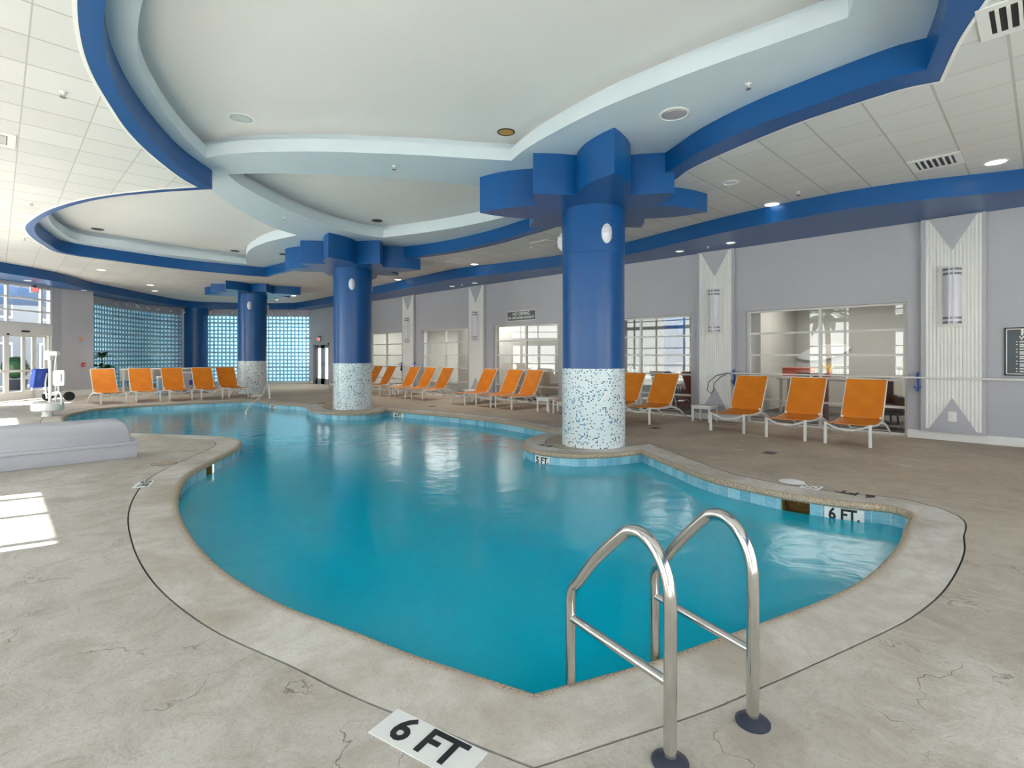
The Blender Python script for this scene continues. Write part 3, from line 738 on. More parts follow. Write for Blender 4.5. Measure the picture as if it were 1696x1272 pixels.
# rescue poles on blue holders
def holder(y, x, z, label):
    o = thing('pole_holder', label, 'pole holder', (x, y, z), group='blue pole holders')
    MB().box(-.01, .05, -.012, .012, -.30, .06).build('strap', M['blue_plastic'], o, smooth=0)
    MB().tube([(0.02, 0, -.05), (-.06, 0, -.05), (-.08, 0, -.02), (-.08, 0, .04)], .009, 8).build('hook', M['blue_plastic'], o)
    MB().tube([(0, 0.05, -.2), (-.03, 0.03, -.23), (-.04, 0, -.26), (-.03, -.03, -.23), (0, -.05, -.2)], .01, 8).build('hook', M['blue_plastic'], o)
    return o
pole = thing('rescue_pole', 'long white shepherd hook pole hung along wall behind the nearest loungers', 'rescue pole', (12.2, 1.5, 1.14))
MB().tube([(0, -4.5, 0.01), (0, 3.65, 0.0)], .017, 10).build('shaft', M['plastic'], pole)
MB().tube([(0, 3.6, 0), (0, 3.75, .0), (-.02, 4.0, -.06), (-.03, 4.18, -.22), (-.03, 4.22, -.42), (-.03, 4.12, -.5), (-.03, 4.06, -.42), (-.03, 4.05, -.25), (-.02, 3.9, -.1), (0, 3.78, -.03)], .009, 8).build('hook', M['dark_metal'], pole)
holder(1.7, 12.27, 1.18, 'blue hook holding the rescue pole at the rightmost fluted panel'); holder(5.12, 12.27, 1.17, 'blue hook holding the rescue pole right of the nearest column')
pole2 = thing('rescue_pole', 'short pole held across the fluted panel nearest the middle column', 'rescue pole', (12.22, 18.75, 1.17))
MB().tube([(0, -.7, 0), (0, .8, 0)], .016, 8).build('shaft', M['plastic'], pole2)
holder(18.25, 12.27, 1.2, 'blue hook holding the short pole, side towards loungers'); holder(19.24, 12.27, 1.2, 'blue hook holding the short pole, side towards middle column')

# signs: x axis of the text runs along -Y (seen from the pool)
def wall_sign_T(x): return Matrix(((0, 0, -1, x), (-1, 0, 0, 0), (0, 1, 0, 0), (0, 0, 0, 1)))
o = thing('no_diving_sign', 'grey NO DIVING sign above the window behind the loungers', 'sign', (XW, 12.19, 2.87))
MB().rbox(-.025, 0, -.66, .66, -.15, .15, .006).build('plate', M['sign_grey'], o)
fr = MB().box(-.03, 0, -.68, -.65, -.17, .17).box(-.03, 0, .65, .68, -.17, .17).box(-.03, 0, -.68, .68, .145, .17).box(-.03, 0, -.68, .68, -.17, -.145); fr.build('frame', M['white_trim'], o, smooth=0)
letters('NO DIVING', .145, M['white'], o, Matrix.Translation((0, 0, .065)) @ wall_sign_T(-.027), .03, sx=1.05)
letters('NO LIFEGUARD ON DUTY', .105, M['white'], o, Matrix.Translation((0, 0, -.065)) @ wall_sign_T(-.027), .03, sx=0.98)
o = thing('pool_rules_sign', 'dark framed pool warning sign cut off by right photo edge', 'sign', (XW, -0.1, 1.62))
MB().rbox(-.025, 0, -.6, .6, -.38, .38, .006).build('plate', M['sign_grey'], o)
for x0, x1, y0, y1, z0, z1 in ((-.03, 0, -.62, -.6, -.41, .41), (-.03, 0, .6, .62, -.41, .41), (-.03, 0, -.62, .62, .39, .41), (-.03, 0, -.62, .62, -.41, -.39)):
    MB().box(x0, x1, y0, y1, z0, z1).build('frame', M['black'], o, smooth=0)
MB().box(-.028, -.02, -.6, -.585, -.39, .39).box(-.028, -.02, .585, .6, -.39, .39).box(-.028, -.02, -.6, .6, .375, .39).box(-.028, -.02, -.6, .6, -.39, -.375).build('border', M['white_trim'], o, smooth=0)
T0 = lambda y, z: Matrix.Translation((0, y, z)) @ wall_sign_T(-.027)
letters('POOL', .14, M['white'], o, T0(.42, .32), .03, 'LEFT', sx=1.25)
letters('WARNING', .09, M['white'], o, T0(.435, .225), .03, 'LEFT', sx=1.1)
# body copy is too small to read in the photo: built as plain rows of marks
z = .165
b = MB(); d_ = MB()
for two in (0, 1, 0, 1, 1, 0, 1, 0, 0):
    d_.box(-.029, -.025, .455, .475, z - .008, z + .008)
    for q in range(1 + two):
        zz = z - q * .032; y = .43
        while y > -.5:
            wd = random.uniform(.05, .14); b.box(-.029, -.025, max(-.55, y - wd), y, zz - .011, zz + .011); y -= wd + .022
    z -= .048 + .03 * two
b.build('small_print', M['white'], o, smooth=0); d_.build('bullet', M['white'], o, smooth=0)

# ------------------------------------------------------------------ door in the right wall
d = struct('door_1', (XW + 0.1, sum(DOOR_Y) / 2, 0)); h = (DOOR_Y[1] - DOOR_Y[0]) / 2
MB().box(-.13, .1, -h, -h + .07, 0, 2.2).box(-.13, .1, h - .07, h, 0, 2.2).box(-.13, .1, -h, h, 2.12, 2.2).build('door_frame', M['grey_frame'], d, smooth=0)
for s in (-1, 1):
    y0, y1 = (0.005, h - .07) if s > 0 else (-h + .07, -.005); ym = (y0 + y1) / 2
    lf = MB().box(0, .05, y0, y0 + .22, 0.01, 2.12).box(0, .05, y1 - .22, y1, 0.01, 2.12).box(0, .05, y0, y1, .01, .32).box(0, .05, y0, y1, 1.95, 2.12).build('door_leaf', M['grey_frame'], d, smooth=0)
    MB().box(.02, .026, y0 + .22, y1 - .22, .32, 1.95).build('pane', M['glass'], lf, smooth=0)
    MB().tube([(-.0, y0 + .1 if s > 0 else y1 - .1, .95), (-.05, y0 + .1 if s > 0 else y1 - .1, .97), (-.05, y0 + .1 if s > 0 else y1 - .1, 1.13), (0, y0 + .1 if s > 0 else y1 - .1, 1.15)], .012, 8).build('door_handle', M['steel'], lf)
    MB().box(-.06, 0, y1 - .35 if s > 0 else y0 + .05, y1 - .05 if s > 0 else y0 + .35, 2.0, 2.08).build('door_closer', M['dark_metal'], lf, smooth=0)
def exit_sign(label, loc, rz):
    o = thing('exit_sign', label, 'exit sign', loc, rz)
    MB().rbox(-.03, .03, -.16, .16, -.1, .1, .008).build('panel', M['plastic'], o)
    letters('EXIT', .15, M['exit_red'], o, Matrix(((0, 0, -1, -.033), (-1, 0, 0, 0), (0, 1, 0, 0), (0, 0, 0, 1))), .03)
    MB().box(-.02, .06, -.05, .05, .1, .16).build('mount', M['black'], o, smooth=0)
    return o
exit_sign('red EXIT sign above the grey double door at far right', (XW - .09, 27.3, 2.43), 0)

# ------------------------------------------------------------------ glass block wall
GL = spline([(2.82, 28.0), (3.45, 29.0), (4.27, 30.0), (5.55, 31.35), (7.1, 32.2)], .05)
GR = spline([(8.1, 31.9), (9.35, 31.0), (10.55, 30.15), (12.42, 28.6)], .05)
def resample(l, d):
    out = [l[0]]; acc = 0
    for p, q in zip(l[:-1], l[1:]):
        s = (q - p).length; t = d - acc
        while t <= s: out.append(p + (q - p) * (t / s)); t += d
        acc = (acc + s) % d if s + acc >= d else acc + s
    return out
for k, (ln, lab) in enumerate(((GL, 'left'), (GR, 'right'))):
    o = struct('window_%d' % (6 + k)); P = resample(ln, 0.2); bl = MB(); mo = MB()
    for i in range(len(P) - 1):
        a, b = P[i], P[i + 1]; t = (b - a); L = t.length; t.normalize(); nn_ = Vector((t.y, -t.x))
        if nn_.dot(Vector((6, 20)) - a) < 0: nn_ = -nn_
        for r in range(18):
            band = .02 if r % 4 == 0 else .006
            z0, z1 = .12 + r * .2 + band, .12 + (r + 1) * .2 - (.02 if r % 4 == 3 else .006); u0, u1 = .006, L - .006
            q0, q1 = a + t * u0, a + t * u1
            iv = .012
            F = [Vector((p.x, p.y, z)) for p, z in ((q0, z0), (q1, z0), (q1, z1), (q0, z1))]
            nz = Vector((nn_.x, nn_.y, 0)); c_ = sum(F, Vector()) / 4
            G = [c_ + (p - c_) * .86 + nz * .012 for p in F]
            bl.add(F + G, [(4, 5, 6, 7)], [[(.07, .07), (.93, .07), (.93, .93), (.07, .93)]])
            bl.add(F + G, [(0, 1, 5, 4), (1, 2, 6, 5), (2, 3, 7, 6), (3, 0, 4, 7)], [[(0, 0), (1, 0), (.93, .07), (.07, .07)], [(1, 0), (1, 1), (.93, .93), (.93, .07)], [(1, 1), (0, 1), (.07, .93), (.93, .93)], [(0, 1), (0, 0), (.07, .07), (.07, .93)]])
        # mortar joints
        for r in range(19):
            z = .12 + r * .2; hh = .02 if r % 4 == 0 else .006
            w_ = [Vector((p.x, p.y, zz)) for p, zz in ((a, z - hh), (b, z - hh), (b, z + hh), (a, z + hh))]
            back = [p - Vector((nn_.x, nn_.y, 0)) * .06 for p in w_]
            mo.add(w_ + back, [(0, 1, 2, 3), (4, 7, 6, 5), (0, 4, 5, 1), (3, 2, 6, 7)])
        p0_, p1_ = a - t * .006, a + t * .006
        w_ = [Vector((p.x, p.y, zz)) for p, zz in ((p0_, .12), (p1_, .12), (p1_, 3.72), (p0_, 3.72))]
        back = [p - Vector((nn_.x, nn_.y, 0)) * .06 for p in w_]
        mo.add(w_ + back, [(0, 1, 2, 3), (4, 7, 6, 5), (1, 5, 6, 2), (0, 3, 7, 4)])
    bl.build('glass_block', M['block'], o, smooth=0); mo.build('mortar', M['mortar'], o, smooth=0)
    back = [p for p in P]
    hd = MB(); cb = MB()
    for a, b in zip(P[:-1], P[1:]):
        t = (b - a).normalized(); nn_ = Vector((t.y, -t.x)); nn_ = nn_ if nn_.dot(Vector((6, 20)) - a) > 0 else -nn_
        for (mbx, z0, z1, th) in ((hd, 3.72, 5.0, .0), (cb, 0.0, .115, .03)):
            f4 = [(p.x + nn_.x * th, p.y + nn_.y * th, z) for p, z in ((a, z0), (b, z0), (b, z1), (a, z1))]
            k4 = [(p.x - nn_.x * .12, p.y - nn_.y * .12, z) for p, z in ((a, z0), (b, z0), (b, z1), (a, z1))]
            mbx.add(f4 + k4, [(0, 1, 2, 3), (4, 7, 6, 5), (3, 2, 6, 7), (0, 4, 5, 1)])
    hd.build('header', M['wall'], o, smooth=0); cb.build('curb', M['white_trim'], o, smooth=0)
S_(MB().box(6.9, 8.4, 32.47, 32.7, 0, 5.0).build('wall_back', M['wall'], smooth=0))
# track spotlights on the header
def spot(label, x, y, az):
    o = thing('track_spotlight', label, 'spotlight', (x, y, 4.07), az, 'spotlights above the glass blocks')
    MB().lathe([(.035, -.03), (.035, 0)], 12).build('canopy', M['steel'], o)
    MB().tube([(0, 0, -.02), (0, 0, -.15)], .01, 6).build('stem', M['dark_metal'], o)
    T = Matrix.Translation((0, 0, -.19)) @ Matrix.Rotation(radians(35), 4, 'Y')
    MB().lathe([(.03, .1), (.045, .06), (.055, -.09), (.05, -.1)], 14, T=T).build('lamp_head', M['alu'], o)
    return o
def toward(l, k, off):
    i = int(k * (len(l) - 1)); p = l[i]; q = l[min(i + 1, len(l) - 1)]; t = (q - l[max(i - 1, 0)]).normalized(); nn_ = Vector((t.y, -t.x))
    nn_ = nn_ if nn_.dot(Vector((6, 20)) - p) > 0 else -nn_
    return p + nn_ * off, atan2(-nn_.y, -nn_.x)
ordl = ['first', 'second', 'third', 'fourth', 'fifth', 'sixth', 'seventh']
sp0 = None
for k in range(7):
    p, az = toward(GL, .2 + k * .125, .35); lab = 'track spotlight over left glass blocks, %s from the left wall' % ordl[k]
    if sp0 is None: sp0 = spot(lab, p.x, p.y, az)
    else: dup(sp0, lab, (p.x, p.y, 4.07), az)
for k, q in enumerate((.07, .27, .5, .66, .82)):
    p, az = toward(GR, q, .35); lab = 'track spotlight over right glass blocks, %s from the dark column' % ordl[k]
    dup(sp0, lab, (p.x, p.y, 4.07), az)

# ------------------------------------------------------------------ entrance wall, far left (45 degrees)
R45 = pi / 4
ent = Vector((0.08, 24.28))
def E(t, u=0.0): return (ent.x + t * cos(R45) + u * cos(R45 - pi / 2), ent.y + t * sin(R45) + u * sin(R45 - pi / 2))   # u > 0 = into the room
def TE(): m = Matrix.Rotation(R45, 4, 'Z'); m.translation = Vector((ent.x, ent.y, 0)); return m
W_ = TE()   # local x = along the wall (t), local -y = into the room
S_(MB().box(-5.4, -2.2, 0, .2, 0, 5.0, T=W_).box(1.93, 2.35, 0, .2, 0, 5.0, T=W_).box(-2.2, 1.93, 0, .2, 3.98, 5.0, T=W_).build('wall_entrance', M['wall'], smooth=0))
S_(MB().box(-2.2, 1.93, -.03, .2, 2.34, 2.66, T=W_).build('trim_door_header', M['white_trim'], smooth=0))
tw = struct('window_8', (ent.x, ent.y, 0), R45); f = MB()
for x in (-2.17, -.88, .26, 1.53, 1.9): f.box(x - .035, x + .035, 0, .09, 2.66, 3.98)
for z in (2.68, 3.11, 3.55, 3.95): f.box(-2.2, 1.93, .005, .085, z - .03, z + .03)
f.build('window_frame', M['white_trim'], tw, smooth=0)
for x0, x1 in ((-2.15, -.9), (-.86, .24), (.28, 1.51), (1.55, 1.88)): MB().box(x0, x1, .04, .046, 2.68, 3.95).build('pane', M['clear'], tw, smooth=0)
sd = struct('door_2', (ent.x, ent.y, 0), R45); f = MB().box(-2.2, 1.93, -.02, .12, 2.28, 2.345)
f.box(1.78, 1.86, -.02, .12, 0, 2.3).box(-2.2, -2.1, -.02, .12, 0, 2.3); f.build('door_frame', M['white_trim'], sd, smooth=0)
for (x0, x1, yy) in ((-2.1, -.95, .05), (-.95, .22, 0.0), (.22, .86, .0), (.86, 1.36, .05), (1.2, 1.78, .05)):
    b = MB(); st = .09
    b.box(x0, x0 + st, yy, yy + .04, .02, 2.28).box(x1 - st, x1, yy, yy + .04, .02, 2.28).box(x0, x1, yy, yy + .04, 2.2, 2.28).box(x0, x1, yy, yy + .04, .02, .32).box(x0, x1, yy, yy + .04, .98, 1.06)
    lf = b.build('door_leaf', M['white_trim'], sd, smooth=0)
    MB().box(x0 + st, x1 - st, yy + .018, yy + .024, .32, 2.2).build('pane', M['clear'], lf, smooth=0)
MB().rbox(.72, .98, -.09, -.02, 2.36, 2.42, .01).build('motion_sensor', M['black'], sd)
MB().rbox(.2, .28, -.05, -.02, 2.24, 2.3, .01).build('motion_sensor', M['black'], sd)
exit_sign('red EXIT sign hung under the blue soffit at the left entrance', (E(.86, .35)[0], E(.86, .35)[1], 3.83), R45 + pi / 2)
gw = [(1.72, 25.93), (2.74, 26.5), (2.85, 28.05)]
b = MB()
for a, c in zip(gw[:-1], gw[1:]):
    a, c = Vector(a), Vector(c); t = (c - a).normalized(); nn_ = Vector((-t.y, t.x)) * .15
    q = [a, c, c + nn_, a + nn_]
    b.add([(p.x, p.y, 0) for p in q] + [(p.x, p.y, 5.0) for p in q], [(0, 1, 5, 4), (1, 2, 6, 5), (2, 3, 7, 6), (3, 0, 4, 7)])
S_(b.build('wall_left', M['wall'], smooth=0))
a, c = Vector(gw[0]), Vector(gw[1]); t = (c - a).normalized(); nn_ = Vector((t.y, -t.x)) * .015
S_(MB().add([(p.x, p.y, z_) for z_ in (0, .22) for p in (a, c, c + nn_, a + nn_)], [(2, 3, 7, 6), (4, 5, 6, 7), (1, 2, 6, 5), (0, 4, 7, 3)]).build('baseboard_left', M['white_trim'], smooth=0))
ga = atan2(t.y, t.x)
def on_grey(s): return a + t * s + nn_ * .3
p = on_grey(.78); o = thing('fire_alarm_pull', 'small red fire alarm box on the grey wall by entrance', 'fire alarm', (p.x, p.y, 1.2), ga)
MB().rbox(-.06, .06, -.05, 0, -.08, .08, .006).build('housing', M['red'], o); MB().box(-.04, .04, -.058, -.05, -.02, .0).build('handle', M['white'], o, smooth=0)
p = on_grey(.72); o = thing('wall_notice', 'small cream notice plate on the grey wall by entrance', 'notice', (p.x, p.y, 2.2), ga)
MB().rbox(-.09, .09, -.015, 0, -.08, .08, .004).build('plate', M['beige'], o)
MB().box(-.07, .07, -.018, -.015, .03, .05).box(-.07, .04, -.018, -.015, -.015, .005).box(-.07, .06, -.018, -.015, -.055, -.035).build('small_print', M['terracotta'], o, smooth=0)

# ------------------------------------------------------------------ left and back walls (outside the view, they let the daylight in)
LW = [(-2.4, .5, 2.5), (1.95, 4.85, 2.62), (6.5, 8.95, 3.15), (11.0, 13.7, 3.15), (14.5, 18.9, 3.15)]
b = MB(); last = YB
for a_, c_, hd_ in LW:
    b.box(XL - .2, XL, last, a_, 0, 5.05); last = c_
    b.box(XL - .2, XL, a_, c_, hd_, 3.3); b.box(XL - .2, XL, a_, c_, 4.0, 5.05)
b.box(XL - .2, XL, last, 20.7, 0, 5.05)
S_(b.build('wall_window_side', M['wall'], smooth=0))
for k, (a_, c_, hd_) in enumerate(LW):
    o = struct('window_%d' % (9 + k), (XL - .1, (a_ + c_) / 2, 0)); h = (c_ - a_) / 2; f = MB()
    for y in (-h + .03, -h * .81, .04, h * .72, h - .03): f.box(-.03, .03, y - .05, y + .05, 0, 4.0)
    for z in (.03, .95, 2.0): f.box(-.028, .028, -h, h, z - .025, z + .025)
    for z in (3.32, 3.66, 3.97): f.box(-.028, .028, -h, h, z - .03, z + .03)
    f.build('window_frame', M['white_trim'], o, smooth=0)
    MB().box(-.003, .003, -h, h, .05, hd_).box(-.003, .003, -h, h, 3.3, 4.0).build('pane', M['clear'], o, smooth=0)
    daylight_portal('window_daylight', (XL - .25, (a_ + c_) / 2, 2.0), 3.9, c_ - a_, (1, 0, 0))
S_(MB().box(XL - 1.25, XL - .2, YB, 19.5, 4.15, 4.45).build('trim_sun_blocker', M['white_trim'], smooth=0))  # unseen overhang added to keep the sun out of the transom panes
BWN = [(-2.6, .4), (1.8, 4.8), (6.2, 9.2)]
b = MB(); last = XL - .2
for a_, c_ in BWN:
    b.box(last, a_, YB - .2, YB, 0, 5.05); b.box(a_, c_, YB - .2, YB, 3.6, 5.05); last = c_
b.box(last, 13.0, YB - .2, YB, 0, 5.05); S_(b.build('wall_behind', M['wall'], smooth=0))
for k, (a_, c_) in enumerate(BWN):
    o = struct('window_%d' % (14 + k), ((a_ + c_) / 2, YB - .1, 0)); h = (c_ - a_) / 2; f = MB()
    for x in (-h + .03, 0, h - .03): f.box(x - .035, x + .035, -.03, .03, 0, 3.6)
    for z in (.03, 1.0, 2.0, 2.9, 3.57): f.box(-h, h, -.028, .028, z - .03, z + .03)
    f.build('window_frame', M['white_trim'], o, smooth=0)
    MB().box(-h, h, -.003, .003, .05, 3.57).build('pane', M['clear'], o, smooth=0)
    daylight_portal('window_daylight', ((a_ + c_) / 2, YB - .25, 1.8), c_ - a_, 3.5, (0, 1, 0))
daylight_portal('door_daylight', (E(-.1, -.4)[0], E(-.1, -.4)[1], 2.0), 4.1, 3.9, (cos(R45 - pi / 2), sin(R45 - pi / 2), 0))
S_(MB().poly([(-80, -80), (90, -80), (90, 110), (-80, 110)], [offset(POOL, 0.3)], z=-.05).build('ground', M['ground'], smooth=0))

# ------------------------------------------------------------------ the room behind the right-hand windows
b = MB().box(18.2, 18.4, -3, 26, 0, 3.2).box(12.7, 18.4, 25.8, 26, 0, 3.2).box(12.7, 18.4, -3.2, -3, 0, 3.2)
S_(b.build('wall_back_room', M['room_grey'], smooth=0))
S_(MB().poly([(12.7, -3), (18.4, -3), (18.4, 26), (12.7, 26)], z=.004).build('floor_back_room', M['room_floor'], smooth=0))
S_(MB().poly([(12.7, -3.2), (18.4, -3.2), (18.4, 26), (12.7, 26)], z=3.2, flip=True).build('ceiling_back_room', M['dome'], smooth=0))
S_(MB().box(14.6, 14.75, 6.1, 6.9, 0, 3.2).box(15.2, 18.2, 5.6, 5.75, 0, 3.2).box(14.6, 14.75, 9.9, 18.3, 0, 3.2).build('wall_partition', M['room_grey'], smooth=0))
for y in (0.5, 4.0, 8.0, 12.0, 16.0, 20.5, 23.8):  # unseen area lights added to brighten the back room
    l = bpy.data.lights.new('back_room_fill_light', 'AREA'); l.size = 2.4; l.energy = 26 if 9 < y < 14 else 110 if y > 14 else 66; l.color = (1, .95, .88)
    lo = bpy.data.objects.new('back_room_fill_light', l); COL.objects.link(lo); lo.location = (14.0 if 9 < y < 19 else 15.6, y, 3.15)

# ------------------------------------------------------------------ sling loungers
def make_lounger(label, loc, rz, group):
    o = thing('sun_lounger', label, 'lounger', loc, rz, group)
    seat = [(0.0, .372), (.12, .362), (.3, .346), (.5, .34), (.7, .346), (.88, .366), (1.02, .395)]
    back = [(1.0, .40), (1.1, .575), (1.2, .75), (1.3, .925), (1.385, 1.075), (1.40, 1.1)]
    def sheet(prof, hw, th):
        m = MB(); nn_ = len(prof); N = []
        for i in range(nn_):
            a = Vector(prof[max(i - 1, 0)]); b = Vector(prof[min(i + 1, nn_ - 1)]); t = (b - a).normalized(); N.append(Vector((-t.y, t.x)))
        vs = []
        for s in (0, 1):
            for i, (x, z) in enumerate(prof):
                for k in range(5):
                    y = -hw + 2 * hw * k / 4; sag = .012 * (1 - (y / hw) ** 2)
                    off = (th if s else 0) - sag; vs.append((x + N[i].x * off, y, z + N[i].y * off))
        q = nn_ * 5; fs = []
        for i in range(nn_ - 1):
            for k in range(4):
                a = i * 5 + k; fs.append((a, a + 5, a + 6, a + 1)); fs.append((q + a, q + a + 1, q + a + 6, q + a + 5))
        for i in range(nn_ - 1):
            for k in (0, 4): a = i * 5 + k; fs.append((a, a + 5, q + a + 5, q + a))
        for e in (0, (nn_ - 1) * 5):
            for k in range(4): fs.append((e + k, e + k + 1, q + e + k + 1, q + e + k))
        return m.add(vs, fs)
    sheet(seat, .325, .01).build('seat', M['sling'], o)
    sheet(back, .32, .01).build('backrest', M['sling'], o)
    f = MB()
    for s in (-1, 1): f.tube([(x, s * .335, z - .008) for x, z in seat], (.012, .018), 8)
    f.tube([(1.02, -.335, .385), (1.02, .335, .385)], .012, 8)
    f.build('seat_frame', M['alu'], o)
    f = MB()
    for s in (-1, 1):
        f.tube([(x, s * .328, z) for x, z in back[:-1]] + [(1.40, s * .318, 1.1), (1.402, s * .29, 1.105)], .012, 8)
    f.tube([(1.402, -.29, 1.105), (1.402, .29, 1.105)], .011, 8)
    bf = f.build('backrest_frame', M['alu'], o)
    for s in (-1, 1): MB().box(.965, 1.02, s * .30 - .014, s * .30 + .014, .375, .43).build('hinge', M['plastic'], bf, smooth=0)
    for s in (-1, 1):
        MB().rbox(.0, .024, s * .335 - .024, s * .335 + .024, 0, .38, .003, 1).build('leg', M['alu'], o)
        arcp = [(.62, s * .318, .325), (.8, s * .318, .338), (1.0, s * .318, .335), (1.2, s * .318, .30), (1.4, s * .318, .235), (1.6, s * .318, .14), (1.76, s * .318, .035), (1.79, s * .318, .012)]
        MB().tube(arcp, (.014, .027), 8).build('leg', M['alu'], o)
        MB().tube([(1.22, s * .25, .76), (1.42, s * .25, .235)], .008, 6).build('back_support', M['alu'], o)
    MB().tube([(.012, -.335 + .67 * k / 12, .365 - .105 * sin(pi * k / 12)) for k in range(13)], (.012, .016), 8).build('front_rail', M['alu'], o)
    for x, z in ((1.2, .298), (1.42, .226), (1.62, .128), (.82, .33)): MB().tube([(x, -.318, z), (x, .318, z)], .009, 6).build('stretcher', M['alu'], o)
    return o
GR1 = 'orange loungers along the windows'; GR2 = 'orange loungers by the glass blocks'
L0 = make_lounger('rightmost orange lounger, nearest the pool rules sign', (10.46, 2.42, 0), 0, GR1)
for x, y, rz, lab in [
    (10.44, 3.41, 0, 'middle orange lounger of the three before the large right window'),
    (10.58, 4.56, 0.02, 'orange lounger beside the white table and hook, left of nearest three'),
    (10.46, 6.6, 0.0, 'fully visible orange lounger just right of the nearest column'),
    (10.5, 7.55, 0.0, 'orange lounger half hidden by right edge of the nearest column'),
    (10.6, 8.9, 0.0, 'lounger almost wholly hidden behind the nearest column, one foot showing'),
    (10.5, 11.07, 0, 'orange lounger closest to the white tables left of nearest column'),
    (10.46, 11.91, 0, 'middle orange lounger of three under the NO DIVING sign'),
    (10.38, 13.02, 0, 'orange lounger beside low table at panel left of NO DIVING sign'),
    (10.48, 15.44, 0, 'right-hand orange lounger of three right of the middle column'),
    (10.43, 16.44, 0, 'centre orange lounger of three right of the middle column'),
    (10.5, 17.61, 0, 'left orange lounger of three right of middle column, beside table'),
    (10.5, 19.32, 0, 'orange lounger second from the right edge of middle column'),
    (10.5, 20.4, 0, 'orange lounger partly hidden by right edge of middle column'),
    (10.5, 21.93, 0, 'lounger left of the middle column with only its foot end showing')]:
    dup(L0, lab, (x, y, 0), rz)
for x, y, rz, lab in [
    (2.68, 20.92, .1, 'leftmost orange lounger of the far-left row, in front of plant'),
    (3.62, 21.02, .02, 'second orange lounger from left in the far-left row'),
    (4.52, 20.84, 0, 'centre orange lounger of the far-left row'),
    (5.45, 20.7, 0.0, 'fourth orange lounger from left in the far-left row'),
    (6.41, 20.98, .06, 'rightmost orange lounger of far-left row, beside the far column')]:
    dup(L0, lab, (x, y, 0), pi / 2 + rz, GR2)

def make_table(label, loc):
    o = thing('side_table', label, 'side table', loc, 0, 'white side tables')
    MB().rbox(-.24, .24, -.24, .24, .345, .38, .012, 2).build('tabletop', M['plastic'], o)
    for sx in (-1, 1):
        for sy in (-1, 1): MB().rbox(sx * .2 - .022, sx * .2 + .022, sy * .2 - .022, sy * .2 + .022, 0, .347, .006, 1).build('leg', M['plastic'], o)
    MB().box(-.19, .19, -.215, -.2, .3, .346).box(-.19, .19, .2, .215, .3, .346).box(-.215, -.2, -.19, .19, .3, .346).box(.2, .215, -.19, .19, .3, .346).build('apron', M['plastic'], o, smooth=0)
    return o
t0 = make_table('white side table in front of grey triangle, right of nearest column', (11.97, 5.68, 0))
dup(t0, 'white side table just left of the nearest column', (10.93, 9.72, 0))
dup(t0, 'white side table behind lounger at panel left of NO DIVING sign', (11.6, 13.74, 0))
dup(t0, 'white side table right of the middle column before the farthest panel', (11.6, 18.27, 0))

# ------------------------------------------------------------------ pool ladder
lad = thing('pool_ladder', 'stainless pool ladder with two looped handrails in the foreground', 'pool ladder', (2.05, .94, 0))
def smooth3(pts, k=6):
    out = []
    P = [Vector(p) for p in pts]; P = [P[0] * 2 - P[1]] + P + [P[-1] * 2 - P[-2]]
    for i in range(1, len(P) - 2):
        a, b, c, d = P[i - 1:i + 3]
        for q in range(k):
            t = q / k; out.append(.5 * ((2 * b) + (c - a) * t + (2 * a - 5 * b + 4 * c - d) * t * t + (3 * b - a - 3 * c + d) * t**3))
    out.append(P[-2]); return out
for (fx, fy), (px_, py_) in (((1.83, 1.006), (1.945, 1.585)), ((2.28, .872), (2.43, 1.425))):
    base = Vector((fx - 2.05, fy - .94, 0)); dirv = Vector((px_ - fx, py_ - fy, 0)); L = dirv.length; dirv.normalize()
    prof_ = [(0, 0), (0, .3), (0, .58), (.006, .66), (.03, .735), (.075, .795), (.135, .83), (.2, .828), (.26, .79), (L * .72, .63), (L * .9, .50), (L * .97, .455), (L, .40), (L, .3), (L, -.3), (L, -1.1)]
    r = MB().tube(smooth3([base + dirv * a_ + Vector((0, 0, z)) for a_, z in prof_]), .0255, 16).build('handrail', M['steel'], lad, smooth=60)
    MB().tube([base + dirv * .012 + Vector((0, 0, .3)), base + dirv * (L - .012) + Vector((0, 0, .31))], .019, 14).build('mid_rail', M['steel'], r, smooth=60)
    MB().lathe([(.07, 0), (.07, .008), (.055, .02), (.03, .028), (.027, .03)], 28, c=base).build('escutcheon', M['escutcheon'], lad)
A = Vector((1.945 - 2.05, 1.585 - .94, 0)); B = Vector((2.43 - 2.05, 1.425 - .94, 0))
for z in (-.42, -.72, -1.02): MB().tube([A + Vector((0, 0, z)), B + Vector((0, 0, z))], (.045, .014), 4).build('tread', M['plastic'], lad, smooth=0)

st = thing('stair_handrail', 'white bent handrail over the far pool steps', 'handrail', (6.9, 19.75, 0))
MB().tube(smooth3([(.16, .0, 0), (.16, .0, .45), (.13, -.03, .56), (.02, -.2, .55), (-.5, -1.2, .25), (-1.35, -2.6, -.0), (-1.55, -2.95, -.08), (-1.62, -3.08, -.2), (-1.62, -3.08, -.9)]), .026, 12).build('rail', M['plastic'], st)
MB().lathe([(.06, 0), (.06, .015), (.03, .025)], 20, c=(.16, 0, 0)).build('escutcheon', M['plastic'], st)

